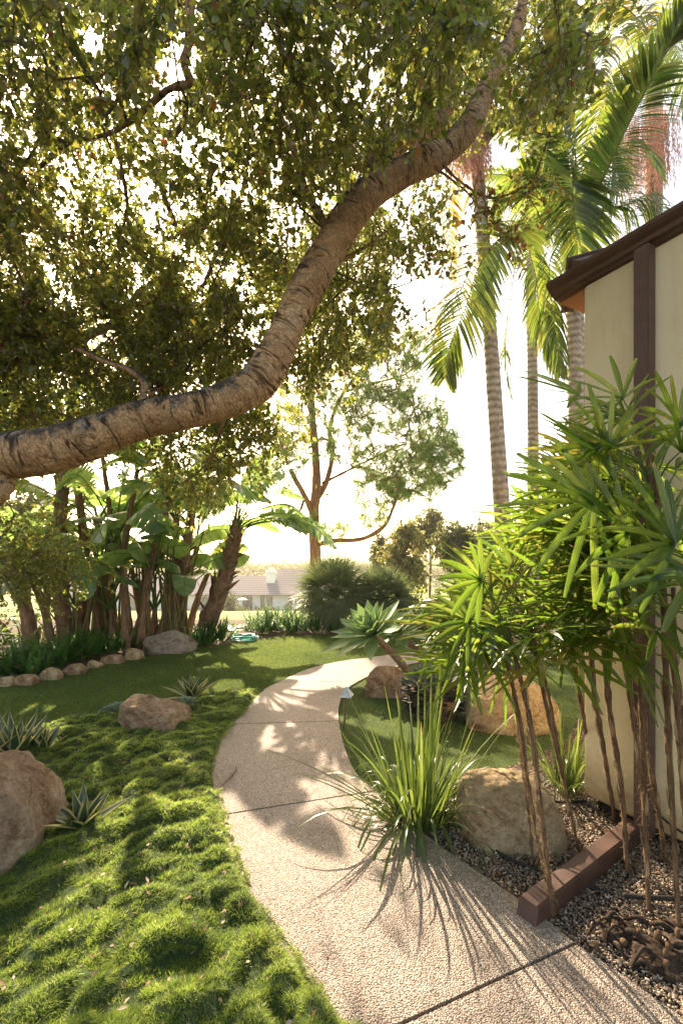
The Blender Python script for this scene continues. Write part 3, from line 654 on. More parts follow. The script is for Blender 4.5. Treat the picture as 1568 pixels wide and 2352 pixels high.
# ------------------------------------------------------------------ trees: generic growth
def grow(buf, seeds, seed_r, attract, rmin=.003, rpow=.42, rscale=.006, step=.25, wob=.06, m=0, sides=5, upbias=0., maxr=9., avoid=None):
    """connect attractors to the nearest node of a growing skeleton, tube by tube"""
    pos = [np.array(p) for p in seeds]; par = [-1]*len(pos)
    att = np.array(attract); D = np.linalg.norm(att[:, None]-np.array(pos)[None], axis=2).min(1)
    order = np.argsort(D); paths = []
    A = np.array(pos); 
    for ai in order:
        t = att[ai]; dd = np.linalg.norm(A-t, axis=1); dd = dd+upbias*np.clip(A[:, 2]-t[2], 0, None)
        n0 = int(np.argmin(dd)); L = np.linalg.norm(A[n0]-t); k = max(2, int(L/step)+1)
        mid = (A[n0]+t)/2+R.normal(size=3)*L*.16
        pts = spline([A[n0], mid, t], k+1); pts[1:-1] += R.normal(size=(k-1, 3))*wob*.3
        if avoid is not None and avoid(pts): continue
        ids = [n0]
        for p in pts[1:]: pos.append(p); par.append(ids[-1]); ids.append(len(pos)-1)
        A = np.array(pos); paths.append(ids)
    cnt = np.zeros(len(pos))
    for ids in paths: cnt[ids[-1]] += 1
    for k in range(len(pos)-1, -1, -1):
        if par[k] >= 0: cnt[par[k]] += cnt[k]
    rad = np.minimum(np.maximum(rmin, rscale*cnt**rpow), maxr)
    for ids in paths:
        r = rad[ids].copy(); r[0] = min(r[0], r[1]*1.4)
        buf.tube(np.array([pos[i] for i in ids]), r, sides, m, cap=False)
    return np.array(pos)
def leaf_twigs(buf, base, d, L, nleaf, ll, lw, mats, twig_m_i=None, droop=.3, prof=(.15, 1, .9, .1), spread=.9, tw=.005):
    n = len(base)
    if twig_m_i is not None:
        buf.strips(base, d, rnd(n), L, tw, droop, (1, .8, .5), 0, twig_m_i)
    t = R.uniform(.12, 1.05, (n, nleaf)); N = n*nleaf
    p = base[:, None]+d[:, None]*(L[:, None]*t)[..., None]; p[..., 2] -= droop*L[:, None]*t*t
    p = p.reshape(-1, 3)+rnd(N, .004)
    dd = unit(np.repeat(d, nleaf, 0)*.5+unit(rnd(N))*spread); s = np.cross(dd, rnd(N)+UP*1.2)
    sel = R.random(N); s1 = R.uniform(.5, 1.4, N)
    for k, (mi, lo, hi) in enumerate(mats):
        q = (sel >= lo) & (sel < hi)
        if q.any(): buf.strips(p[q], dd[q], s[q], ll*s1[q], lw*s1[q], R.uniform(-.15, .35, q.sum()), prof, .35, mi, across=3)

# ------------------------------------------------------------------ the oak
oak = thing('oak_tree', (-3.3, 2.3, 0), 'big oak whose curved grey-brown limb crosses the whole photo', 'tree')
limb_px = [(-260, 1130, 2.45), (-20, 1058, 2.35), (110, 1038, 2.33), (215, 1003, 2.36), (330, 962, 2.42), (430, 944, 2.48), (520, 920, 2.55), (588, 880, 2.6), (634, 810, 2.62), (668, 735, 2.62), (712, 650, 2.65),
           (762, 560, 2.68), (812, 484, 2.7), (868, 428, 2.72), (940, 388, 2.76), (1012, 350, 2.8), (1068, 300, 2.83), (1100, 240, 2.86), (1128, 180, 2.88), (1160, 120, 2.9), (1188, 50, 2.93), (1205, -60, 3.0), (1190, -250, 3.1)]
limb_w = [118, 110, 102, 98, 84, 78, 82, 86, 84, 78, 76, 76, 78, 74, 64, 62, 58, 48, 44, 38, 34, 30, 26]
lp = spline([P(*p) for p in limb_px], 330)
lw_ = np.interp(np.linspace(0, 1, 330), np.linspace(0, 1, len(limb_w)), [w*p[2]/F/2 for w, p in zip(limb_w, limb_px)])
def bark_disp(V, N, uv):
    v = uv.copy(); a = v[:, 0]*6.2832
    q = np.c_[np.cos(a)*.5, np.sin(a)*.5, v[:, 1]*9]
    w = vnoise(q*[1.6, 1.6, 1.], 1.5, 4); w2 = vnoise(np.c_[np.cos(a)*1.3, np.sin(a)*1.3, v[:, 1]*26], 1.2, 14)
    crease = -np.clip(.34-w2, 0, 1)*.022
    bulge = .008*(vnoise(V, 7, 7)-.5)+.026*(vnoise(V, 3.1, 6)-.5)
    rough = .005*(fbm(V, 38, 9, 3)-.5)
    kn = P(212, 1008, 2.24); dk = np.linalg.norm(V-kn, axis=1)
    knot = .03*np.exp(-(dk/.055)**2)-.075*np.exp(-(dk/.022)**2)
    return crease+bulge+rough+knot
lb = Buf(); lb.tube(lp, lw_, 72, 0, disp=bark_disp)
limb = lb.build('limb', oakbark, oak)
kc = min(range(330), key=lambda i: (CX+F*lp[i][0]/lp[i][1]-212)**2); kn = unit(np.array([0, 0, EYE])+[0, 0, -.25]-lp[kc]); kT = unit(lp[kc+3]-lp[kc-3]); kn = unit(kn-kT*np.dot(kn, kT)); kp = lp[kc]+kn*(lw_[kc]*.97); ku = np.cross(kn, kT)
kb = Buf(); an = np.linspace(0, 2*math.pi, 33); ra = .030*(1+.12*np.sin(an*3)+.08*np.sin(an*2+1))
kb.tube(kp+np.outer(np.cos(an)*ra, kT)+np.outer(np.sin(an)*ra*1.1, ku), .013*(1+.2*np.sin(an*5)), 10, cap=False); kb.tube(kp+np.outer(np.cos(an)*ra*1.6, kT)+np.outer(np.sin(an)*ra*1.6, ku)-kn*.008, .013, 8, cap=False)
kb.build('knot', oakbark, limb)
kb = Buf(); kb.tube([kp-kn*.012, kp+kn*.002], [.024, .022], 14); kb.build('painted_hollow', dark_m, limb)  # solid dark plug: the shade of the knot hole is painted on
tb = Buf(); tp = spline([(-3.4, 2.3, -.1), (-3.25, 2.32, .8), (-2.95, 2.36, 1.5), tuple(lp[0]+(lp[3]-lp[0])*.5)], 40)
tb.tube(tp, np.linspace(.34, .15, 40), 40, 0, disp=bark_disp); tb.build('trunk', oakbark, oak)
sb = Buf()
def br(pts, w0, w1, n=40, sides=14, mi=0):
    c = spline([P(*p) for p in pts], n); Ym = pts[0][2]
    sb.tube(c, np.linspace(w0, w1, n)*np.array([1+.15*math.sin(k*1.7) for k in range(n)])*Ym/F/2, sides, mi,
            disp=lambda V, N, uv: .008*(fbm(V, 14, 3, 3)-.5)); return c
bs = [br([(838, 460, 2.75), (868, 372, 2.9), (915, 322, 3.0), (975, 300, 3.1), (1010, 268, 3.2), (1040, 180, 3.3), (1030, 40, 3.5), (1000, -100, 3.7)], 58, 36, 90, 28),
      br([(445, -80, 2.3), (438, 0, 2.3), (435, 90, 2.32), (424, 150, 2.34), (436, 192, 2.36), (388, 205, 2.4), (320, 262, 2.48), (262, 302, 2.55), (190, 322, 2.7), (80, 330, 2.9)], 24, 8),
      br([(262, 302, 2.55), (282, 400, 2.6), (292, 480, 2.7), (270, 560, 2.8)], 11, 5),
      br([(328, 925, 2.48), (331, 880, 2.52), (300, 850, 2.6), (240, 829, 2.7), (190, 806, 2.8), (130, 786, 2.9), (60, 770, 3.1)], 17, 9),
      br([(-80, 860, 3.2), (0, 838, 3.2), (50, 820, 3.25), (100, 812, 3.3), (180, 780, 3.4), (260, 740, 3.6), (330, 660, 3.8)], 36, 14),
      br([(345, 905, 2.9), (380, 880, 3.1), (430, 850, 3.4), (450, 800, 3.6), (520, 700, 3.9)], 12, 8),
      br([(1010, 372, 2.78), (1060, 420, 2.7), (1130, 455, 2.65), (1200, 430, 2.6), (1235, 405, 2.6)], 7, 3),
      br([(1000, 385, 2.75), (1070, 440, 2.7), (1110, 490, 2.65), (1180, 560, 2.6)], 6, 2.5),
      br([(700, 640, 2.7), (780, 600, 3.0), (850, 560, 3.2), (900, 520, 3.4)], 12, 6),
      br([(760, 540, 2.75), (700, 430, 3.0), (660, 300, 3.3), (600, 180, 3.6), (560, 60, 3.9)], 22, 10),
      br([(530, 900, 2.6), (500, 1010, 2.9), (470, 1070, 3.2), (420, 1110, 3.5)], 9, 5),
      br([(10, 1090, 2.35), (8, 1125, 2.3), (-20, 1160, 2.3)], 42, 30, 20, 20)]
skel = np.concatenate([lp[::12]]+[c[::4] for c in bs])
MASK = [(-430, -90), (1270, -90), (1330, 60), (1370, 130), (1270, 200), (1200, 250), (1130, 300), (1050, 330), (1040, 420), (1005, 540), (975, 590), (890, 600), (905, 680), (890, 790), (810, 830), (760, 900),
        (700, 960), (640, 985), (620, 1060), (520, 1110), (470, 1160), (400, 1150), (330, 1090), (260, 1010), (120, 1060), (-90, 1080), (-380, 1060), (-460, 600)]
HOLES = [(405, 125, 52, 80), (437, 310, 36, 60), (437, 583, 20, 20), (470, 606, 12, 10), (600, 215, 40, 28), (210, 60, 46, 38), (350, 470, 22, 50), (160, 480, 22, 30), (680, 470, 36, 22), (560, 660, 14, 14),
         (620, 40, 26, 36), (740, 700, 0, 0), (60, 130, 30, 60), (440, 40, 26, 60), (250, 185, 30, 26), (520, 420, 40, 26), (120, 620, 20, 22)]
def density(x, y):
    d = inpoly(x, y, MASK).astype(float)
    for (cx, cy, a, b) in HOLES:
        if a: d *= np.clip(((x-cx)/a)**2+((y-cy)/b)**2-.55, .02, 1)
    nz = fbm(np.c_[x, y, x*0], 1/75., 31, 3); d *= np.clip((nz-.25)*3.4, .22, 1)*np.where((y > 640) & (y < 1000), 1, np.where((x < 900) & (y < 470), .52, .76))
    d *= np.where((x > 900) & (y > 380), .5, 1); d *= np.where(y > 980, .75, 1)
    return d
s_ = np.array(SUN)
def ground_hit(p): return p[:, :2]-s_[:2]*(p[:, 2]/s_[2])[:, None]
def lit_ok(p):
    g = ground_hit(p); zone = (g[:, 1] > .9) & (g[:, 1] < 4.1) & (g[:, 0] > -2.1-.3*(g[:, 1]-1)) & (g[:, 0] < 3)
    n = fbm(np.c_[g, g[:, 0]*0], 1.3, 77, 2)
    k = np.where(zone, np.where(n > .60, .55, .035), 1.0)
    k = np.where((g[:, 1] >= 4.1) & (g[:, 1] < 5.3) & (g[:, 0] > -3.5) & (g[:, 0] < -.3), np.where(n > .52, .7, .12), k)
    # the sun must reach the palm canes and fans at the right
    h = p-s_[None]*((p[:, 2]-1.5)/s_[2])[:, None]
    z2 = (h[:, 0] > .1) & (h[:, 0] < 2.0) & (h[:, 1] > 1.2) & (h[:, 1] < 3.6)
    return R.random(len(p)) < np.where(z2, np.minimum(k, .04), k)
b1px = np.c_[CX+F*bs[1][:, 0]/bs[1][:, 1], HZ-F*(bs[1][:, 2]-EYE)/bs[1][:, 1]][:34]
tw = []
want = int(14800*Q)
while sum(len(a) for a in tw) < want:
    x = R.uniform(-460, 1370, 20000); y = R.uniform(-90, 1170, 20000)
    k = R.random(20000) < density(x, y); x, y = x[k], y[k]
    Y0 = 1.75+1.35*np.clip(y/1000, 0, 1.1); Yd = Y0*(1+R.random(len(x))**1.5*np.where(y > 650, .9, 1.7))
    p = np.c_[(x-CX)/F*Yd, Yd, EYE+(HZ-y)/F*Yd]
    # keep the limb itself in view: nothing nearer than it right in front
    lpx = np.c_[CX+F*lp[:, 0]/lp[:, 1], HZ-F*(lp[:, 2]-EYE)/lp[:, 1]][::6]
    dl = np.min(np.hypot(x[:, None]-lpx[None, :, 0], y[:, None]-lpx[None, :, 1]), 1)
    db = np.min(np.hypot(x[:, None]-b1px[None, :, 0], y[:, None]-b1px[None, :, 1]), 1)
    k = ~((dl < 78) & (Yd < 3.05)) & ~((db < 34) & (Yd < 2.7)) & lit_ok(p)
    tw.append(p[k])
tw = np.concatenate(tw)[:want]
# twigs of the far side of the crown: shade for the lawn, seen small between the near leaves
far = []
while sum(len(a) for a in far) < int(3600*Q):
    x = R.uniform(-90, 900, 8000); y = R.uniform(380, 1090, 8000); Yd = R.uniform(5.5, 11, 8000)
    k = R.random(8000) < density(x, y)*.9; x, y, Yd = x[k], y[k], Yd[k]
    p = np.c_[(x-CX)/F*Yd, Yd, EYE+(HZ-y)/F*Yd]; k = lit_ok(p) & (p[:, 2] > 2.4); far.append(p[k])
far = np.concatenate(far)[:int(3600*Q)]
allt = np.r_[tw, far]
att = allt[R.choice(len(allt), int(430*min(1, Q)), replace=False)]
_lq = np.c_[CX+F*lp[:, 0]/lp[:, 1], HZ-F*(lp[:, 2]-EYE)/lp[:, 1], lp[:, 1]][::4]
def crosses(pts):        # would this branch pass in front of the limb?
    f = spline(pts, 20)[3:]; x = CX+F*f[:, 0]/f[:, 1]; y = HZ-F*(f[:, 2]-EYE)/f[:, 1]
    D = np.hypot(x[:, None]-_lq[None, :, 0], y[:, None]-_lq[None, :, 1]); j = D.argmin(1)
    return bool(np.any((D.min(1) < 42) & (f[:, 1] < _lq[j, 2]+.06)))
nodes = grow(sb, skel, None, att, avoid=crosses, rmin=.0035, rscale=.0042, rpow=.45, step=.18, wob=.08, m=1, maxr=.03)
sb.build('branches', [oakbark, twig_m], oak)
def nearest_dir(p, nodes):
    out = np.zeros_like(p)
    for i in range(0, len(p), 400):
        D = np.linalg.norm(p[i:i+400, None]-nodes[None], axis=2); out[i:i+400] = nodes[np.argmin(D, 1)]
    return out
cb = Buf()
def put_twigs(buf, P0, nl, ll, lw, mats, Lr=(.14, .30), droop=.45):
    b0 = nearest_dir(P0, nodes); d = P0-b0; dist = np.linalg.norm(d, axis=1)
    L = R.uniform(Lr[0], Lr[1], len(P0)); d = unit(unit(d)+rnd(len(P0), .45)+UP*-.15)
    base = P0-d*(L*.6)[:, None]
    leaf_twigs(buf, base, d, L, nl, ll, lw, mats, 3, droop)
_ty = HZ-F*(tw[:, 2]-EYE)/tw[:, 1]; _big = (_ty < 520) & (R.random(len(tw)) < .28)
put_twigs(cb, tw[~_big], 15, .030, .0205, [(0, 0, .97), (1, .97, 1)])
put_twigs(cb, tw[_big], 9, .041, .028, [(0, 0, .97), (1, .97, 1)], (.16, .36))
put_twigs(cb, far, 16, .055, .036, [(0, 0, .98), (1, .98, 1)], (.3, .5))
# rusty spray over the palms, dangling sprays on the right rim
def spray(px, py, Y, n, r, mats, ll=.037):
    q = P(px, py, Y)+rnd(n, r)*[1, .6, 1]; put_twigs(cb, q, 10, ll, ll*.66, mats)
for a in [(1150, 470, 2.6, 16, .09), (1215, 430, 2.58, 12, .06), (1100, 470, 2.65, 9, .06), (1180, 540, 2.6, 9, .05)]: spray(*a, [(0, 0, .5), (1, .5, 1)], .03)
for a in [(960, 560, 3.2, 30, .14), (1000, 590, 3.2, 12, .07), (935, 740, 3.4, 7, .05), (905, 690, 3.3, 12, .08), (1230, 230, 2.5, 30, .12), (1330, 60, 2.3, 26, .15), (1210, 60, 2.2, 30, .15), (1300, 180, 2.4, 18, .1),
          (640, 1010, 3.8, 26, .16), (560, 1060, 4., 26, .2), (450, 1120, 4.2, 30, .2), (380, 1060, 4.2, 20, .2), (800, 800, 3.4, 25, .15)]: spray(*a, [(0, 0, .93), (1, .93, 1)])
cb.build('crown', [oak_leaf, oak_leaf_rust, oak_leaf, twig_m], oak)

# hanging bough of small leaves at the left, its own small tree
bt = thing('small_leaved_tree', (-4.6, 5.0, 0), 'dense small-leaved evergreen hanging low at the left edge under the limb', 'tree')
b = Buf(); pts = []
while len(pts) < int(750*Q):
    q = np.array([-3.7, 4.9, 1.8])+R.normal(size=3)*[.42, .35, .30]
    if R.random() < .5: q = np.array([-3.3, 4.8, 1.5])+R.normal(size=3)*[.28, .3, .2]
    pts.append(q)
pts = np.array(pts); L = R.uniform(.12, .22, len(pts)); d = unit(rnd(len(pts))+[.4, 0, -.3])
leaf_twigs(b, pts, d, L, 22, .026, .017, [(0, 0, 1)], 1, .3)
b.build('crown', [oak_leaf, twig_m], bt)
b = Buf(); b.tube(spline([(-4.6, 5., -.05), (-4.5, 5., .8), (-4.1, 4.95, 1.5), (-3.7, 4.9, 1.75)], 24), np.linspace(.09, .03, 24), 12)
grow(b, spline([(-4.1, 4.95, 1.5), (-3.7, 4.9, 1.75)], 8), None, pts[::9], rmin=.003, rscale=.003)
b.build('trunk', twig_m, bt)

# ------------------------------------------------------------------ feather palms
def frond(parent, pts, lmax=.55, n=46, mat_=None, w=.034, droop=.5, name='frond', start=.10, rr=.012, vee=.25, fwd=.55, rag=0., face=None):
    c = spline(pts, 40); T = unit(np.gradient(c, axis=0)); b = Buf()
    b.tube(c, np.linspace(rr, .003, 40), 6, 1, cap=False)
    t = np.linspace(start, .995, n); idx = t*39; i0 = np.minimum(idx.astype(int), 38); fr = (idx-i0)[:, None]
    p = c[i0]*(1-fr)+c[i0+1]*fr; tg = T[i0]
    lat = unit(np.cross(tg, UP+1e-4))
    if face is not None: lf = unit(np.cross(tg, np.array(face, float))); lat = unit(lat*.25+lf*np.sign(np.sum(lf*lat, 1, keepdims=True)+1e-6))
    nn = unit(np.cross(lat, tg)); nn = nn*np.sign(nn[:, 2:3]+1e-5)
    prof = (np.sin(np.pi*np.clip(t*.88+.1, 0, 1))**.55)
    for sgn in (1, -1):
        d = unit(lat*sgn+tg*(fwd+.5*t[:, None])+nn*vee+rnd(n, .05+rag*.25))
        sd = unit(tg*.8+nn*.5*sgn+rnd(n, .12))
        b.strips(p, d, sd, lmax*prof*R.uniform(.88-rag*.4, 1.05, n), w, R.uniform(.55, 1.3, n)*droop, (.45, 1, .9, .6, .06), .35, 0, across=3)
    return b.build(name, [mat_ or palm_leaf, rachis_m], parent)
def bloom(parent, top, r, L, n):
    b = Buf(); a = R.uniform(0, 6.28, n); rr = r*np.sqrt(R.random(n))
    base = np.array(top)+np.c_[np.cos(a)*rr, np.sin(a)*rr, R.uniform(-.08, .08, n)]
    d = unit(np.c_[np.cos(a)*.06, np.sin(a)*.06, -np.ones(n)])
    segs = 14; Ls = L*R.uniform(.6, 1.1, n)
    for k in range(segs):
        q = base+d*(Ls*k/segs)[:, None]; q[:, 0] += .008*np.sin(k*1.9+a*7); q[:, 1] += .008*np.cos(k*1.7+a*5)
        b.strips(q, d+rnd(n, .25), rnd(n), Ls/segs*1.25, .011, 0, (.3, 1, .5))
    arm = Buf()
    return b.build('flower_cluster', bloom_m, parent)
def palm_tree(base, hub, r0, r1, label, rnd_fronds=10, L=2.2, lmax=.6, seed=0, heroes=(), blooms=(), up=True, grp='tall feather palms behind the house corner', azs=None, low=-.9):
    t = thing('palm_tree', base, label, 'palm tree', grp)
    c = spline([base, np.array(base)*.5+np.array(hub)*.5+[.03, 0, 0], hub], 60)
    rad = r1+(r0-r1)*np.linspace(1, 0, 60)**1.5; rad[:6] *= np.linspace(1.2, 1.02, 6)
    b = Buf(); k = np.arange(60)
    pts = spline(c, 420); rr = np.interp(np.linspace(0, 1, 420), np.linspace(0, 1, 60), rad)
    s = np.linspace(0, np.linalg.norm(np.array(hub)-np.array(base)), 420); ph = (s*9) % 1
    rr = rr*(1+.014*np.exp(-((ph-.5)/.12)**2)+.012*np.sin(s*3.1))
    b.tube(pts, rr, 24, 0); b.build('trunk', palmtrunk, t)
    b = Buf(); b.tube([np.array(hub), np.array(hub)+UP*.35, np.array(hub)+UP*.8], [r1*1.35, r1*1.1, r1*.5], 20, 0); b.build('crownshaft', petiole_m, t)
    top = np.array(hub)+UP*.75
    for i in range(rnd_fronds):
        az = azs[i] if azs is not None else (i*2.4+seed+R.uniform(-.3, .3)); el = R.uniform(.0, 1.15); Lf = L*R.uniform(.8, 1.1)
        h = np.array([math.cos(az), math.sin(az), 0]); 
        p1 = top+(h*math.cos(el)+UP*math.sin(el))*Lf*.35; p2 = p1+(h*.9+UP*(math.sin(el)*.3-.25))*Lf*.3; p3 = p2+(h*.45+UP*low)*Lf*.35
        frond(t, [top, p1, p2, p3], lmax, 40, palm_yellow if R.random() < .08 else palm_leaf, droop=.6)
    for (pp, kw) in heroes: frond(t, [P(*q) for q in pp], **kw)
    for bl in blooms: bloom(t, *bl)
    return t
palm_tree(G(1172, 1500), P(1082, 215, 7.4), .145, .10, 'thickest ringed palm trunk, leftmost of the tall palms', 9, 2.2, .6, 1.,
          heroes=[([(1082, 130, 7.4), (1120, 190, 7.1), (1180, 260, 7.), (1215, 380, 7.)], dict(lmax=.6, n=40)),
                  ([(1082, 160, 7.4), (1040, 380, 7.2), (1030, 500, 7.1), (1040, 640, 7.1)], dict(face=(.15, -1, .35), lmax=.4, n=40, mat_=palm_yellow, rag=.7))],
          blooms=[(P(1070, 268, 7.25), .30, 1.05, 260), (P(1090, 290, 7.15), .22, .9, 160)])
palm_tree(G(1224, 1440), P(1216, 500, 9.8), .13, .105, 'slim ringed palm trunk between the thick palm and the house', 6, 1.9, .55, 2.,
          heroes=[([(1222, 490, 9.2), (1205, 528, 7.6), (1150, 545, 7.0), (1100, 610, 6.8), (1070, 700, 6.7), (1030, 800, 6.7), (1022, 868, 6.7)], dict(face=(.15, -1, .35), lmax=.80, n=84, droop=.28, w=.05, fwd=.75)),
                  ([(1225, 500, 9.), (1212, 560, 8), (1230, 640, 7.6), (1238, 720, 7.5), (1262, 800, 7.5), (1282, 850, 7.5)], dict(face=(.15, -1, .35), lmax=.62, n=70, droop=.45, w=.045, fwd=.9)),
                  ([(1215, 500, 9.), (1185, 600, 8.6), (1165, 730, 8.5), (1160, 820, 8.5), (1175, 915, 8.5)], dict(lmax=.35, n=64, droop=1.2, rag=.8, w=.028)),
                  ([(1218, 510, 9.), (1130, 520, 7.6), (1060, 660, 7.2), (1000, 740, 7.2), (1015, 860, 7.2)], dict(face=(.15, -1, .35), lmax=.5, n=44, mat_=palm_yellow, rag=.4))])
palm_tree(G(1330, 1480), P(1310, 560, 8.0), .15, .12, 'rough dark palm trunk right against the house edge', 5, 2.0, .6, 3.,
          heroes=[([(1318, 520, 7.7), (1260, 420, 7.3), (1190, 400, 7.2), (1130, 520, 7.2)], dict(lmax=.6, n=60, droop=.5, w=.045)),
                  ([(1318, 520, 7.7), (1250, 330, 7.2), (1190, 270, 7.), (1120, 300, 7.)], dict(lmax=.6, n=60, droop=.4, w=.045)),
                  ([(1318, 520, 7.7), (1300, 330, 7.0), (1290, 200, 6.8), (1330, 120, 6.8)], dict(lmax=.65, n=60, droop=.4, w=.045)),
                  ([(1318, 520, 7.7), (1370, 380, 7.2), (1400, 350, 7.0), (1420, 440, 7.)], dict(lmax=.6, n=60, droop=.5, w=.045)),
                  ([(1318, 540, 7.8), (1322, 470, 7.2), (1313, 416, 6.6), (1316, 470, 6.4), (1324, 560, 6.3), (1330, 660, 6.3)], dict(face=(.15, -1, .35), lmax=.85, n=76, droop=.25, w=.055, fwd=.7)),
                  ([(1345, 470, 7.4), (1377, 424, 6.4), (1425, 320, 5.6), (1470, 230, 5.1), (1530, 110, 4.7), (1590, 10, 4.5)], dict(face=(.15, -1, .35), lmax=.62, n=80, droop=.25, w=.045, rr=.02, vee=.1, start=.14)),
                  ([(1335, 480, 7.3), (1321, 400, 6.8), (1295, 320, 6.6), (1273, 240, 6.5), (1255, 200, 6.5)], dict(face=(.15, -1, .35), lmax=.55, n=64, droop=.3, w=.05)),
                  ([(1320, 500, 7.6), (1270, 480, 7.), (1200, 440, 6.8), (1150, 480, 6.7)], dict(lmax=.6, n=44, droop=.7)),
                  ([(1320, 520, 7.6), (1262, 600, 7.2), (1275, 760, 7.2), (1285, 860, 7.2)], dict(face=(.15, -1, .35), lmax=.45, n=40, droop=.9)),
                  ([(1330, 500, 7.6), (1390, 480, 6.4), (1440, 470, 6.2), (1490, 460, 6.1), (1540, 500, 6.1)], dict(lmax=.5, n=44, droop=1.0))])
palm_tree(G(1352, 1470), P(1328, 640, 8.6), .075, .07, 'thin palm trunk half hidden by the house wall', 3, 1.6, .5, 4.)
palm_tree(P(1490, 1470, 8.5)*[1, 1, 0], P(1500, 200, 8.5), .17, .14, 'palm behind the roof hung with pink flower strands', 12, 2.6, .7, 5.,
          blooms=[(P(1480, 275, 8.2), .32, 1.35, 260), (P(1535, 250, 8.1), .15, 1.3, 60), (P(1445, 300, 8.1), .12, 1.1, 50)],
          heroes=[([(1500, 100, 8.2), (1460, 60, 7.4), (1400, 90, 6.8), (1370, 200, 6.6)], dict(lmax=.7, n=50, droop=.7)),
                  ([(1500, 80, 8.2), (1420, 10, 7.4), (1340, 30, 6.9), (1290, 130, 6.8)], dict(lmax=.7, n=50, droop=.7)),
                  ([(1500, 100, 8.), (1540, 60, 7.), (1570, 130, 6.5), (1580, 260, 6.4)], dict(lmax=.7, n=50, droop=.7))])

# ------------------------------------------------------------------ paddle-leaved stand (giant bird of paradise)
def paddle_leaf(parent, base, az, el, Lp, Lb, Wb, curl=.9, mat_=None, torn=.3, roll=0.):
    h = np.array([math.cos(az), math.sin(az), 0]); d0 = h*math.cos(el)+UP*math.sin(el); d0 = unit(d0+UP*.3)
    p1 = base+d0*Lp*.5; p2 = base+unit(d0*.8+h*.35*math.cos(el))*Lp
    d1 = unit(p2-p1); p3 = p2+unit(d1+h*.25-UP*.25*curl)*Lb*.5; p4 = p3+unit(unit(p3-p2)-UP*.7*curl)*Lb*.5
    c = spline([base, p1, p2, p3, p4], 41); b = Buf(); b.tube(c, np.r_[np.linspace(.020, .011, 21), np.linspace(.010, .002, 20)], 6, 1, cap=False)
    bl = c[20:]; T = unit(np.gradient(bl, axis=0)); n = 21; t = np.linspace(0, 1, n)
    lat = unit(np.cross(T, UP+h*.01)); lat = lat*math.cos(roll)+np.cross(T, lat)*math.sin(roll); nn = unit(np.cross(lat, T)); nn *= np.sign(nn[:, 2:3]+1e-6)
    w = Wb*np.sin(np.pi*np.clip(t*.93+.05, 0, 1))**.6
    seg = Lb/(n-1)
    for sgn in (1, -1):
        grp = np.cumsum(R.random(n) < torn); dr = np.array([R.uniform(.1, .9) if torn > .05 else .25 for _ in range(n+1)])[grp]; tl = np.array([R.uniform(-.25, .25) for _ in range(n+1)])[grp]*min(1, torn*3)
        d = unit(lat*sgn+T*(.35+tl[:, None])+nn*.18)
        b.strips(bl, d, T, w, seg*1.12, dr*.45+.08, (1.02, 1.02, 1.02, .85), 0, 0)
    return b.build('leaf', [mat_ or banana_leaf, petiole_m], parent)
def paddle_plant(base, top, r, label, nl=7, az0=0., Lb=.95, Lp=.9, peel=30, lean_h=None, azr=None, els=None, mats=None, torn=.3):
    base = np.array(base, float); top = np.array(top, float)
    t = thing('paddle_leaved_plant', base, label, 'tropical plant', 'stems of the paddle-leaved stand')
    ax = top-base; H = np.linalg.norm(ax); mid = base+ax*.5+np.array([R.uniform(-.05, .05)*H, R.uniform(-.05, .05), 0])
    c = spline([base, mid, top], 30); b = Buf(); b.tube(c, r*np.linspace(1.05, .72, 30), 14, 0, disp=lambda V, N, uv: .018*(fbm(V*[1, 1, .35], 16, 5, 3)-.5))
    if peel:
        k = R.integers(1, 29, peel); a = R.uniform(0, 6.28, peel); o = np.c_[np.cos(a), np.sin(a), np.zeros(peel)]
        up = unit(np.gradient(c, axis=0))[k]
        b.strips(c[k]+o*r*.8, unit(up*R.uniform(.6, 1, (peel, 1))+o*R.uniform(.1, .5, (peel, 1))+np.cross(o, UP)*R.uniform(-.4, .4, (peel, 1))), np.cross(o, UP), R.uniform(.15, .4, peel), r*R.uniform(.5, 1.1, peel), R.uniform(-.2, .5, peel), (1, .9, .6, .1), .4, 0, across=3)
    b.build('trunk', bananastem, t)
    nl = int(nl*1.3) if azr is None else nl
    for i in range(nl):
        az = (azr[i] if azr is not None else az0+i*math.pi/nl*2+R.uniform(-.4, .4)); el = els[i] if els is not None else R.uniform(.5, 1.35)
        paddle_leaf(t, top-unit(ax)*R.uniform(0, .15)*r*6, az, el, Lp*R.uniform(.6, 1.1), Lb*R.uniform(.75, 1.15), .23*Lb/.95*R.uniform(.85, 1.15), R.uniform(.4, 1.3), mats, torn*R.uniform(.2, 1.6), R.uniform(-1.2, 1.2))
    return t
# the leaning one with the feathered fan crown
paddle_plant(G(462, 1470), P(545, 1215, 8.6), .17, 'thick leaning shaggy stem at the right end of the stand with fan-like torn leaves', 15, Lb=1.15, Lp=.8, peel=90,
             azr=[0.1, .3, -.2, .6, 0., 1.4, 2.4, 3.3, 2.9, .15, -.5, -.9, -1.3, -1.6, .9], els=[1.2, .8, .55, 1.0, .3, 1.35, 1.3, .9, 1.3, .05, .3, 1.1, .9, .4, 1.4], torn=.75)
paddle_plant(G(400, 1475), P(440, 1180, 8.8), .11, 'red-brown shaggy stem beside the leaning fan-crowned stem', 8, .3, peel=50)
paddle_plant(G(365, 1480), P(405, 1190, 9.0), .09, 'straight stem behind the left half of the long grey boulder', 7, 1., peel=30)
paddle_plant(G(322, 1490), P(390, 1150, 8.2), .075, 'slender slanting stem rising behind the grey boulder left end', 7, .5, peel=14)
paddle_plant(G(292, 1496), P(315, 1085, 8.4), .06, 'tall slim pale stem in the middle of the stand', 6, 2., peel=8, Lb=1.1)
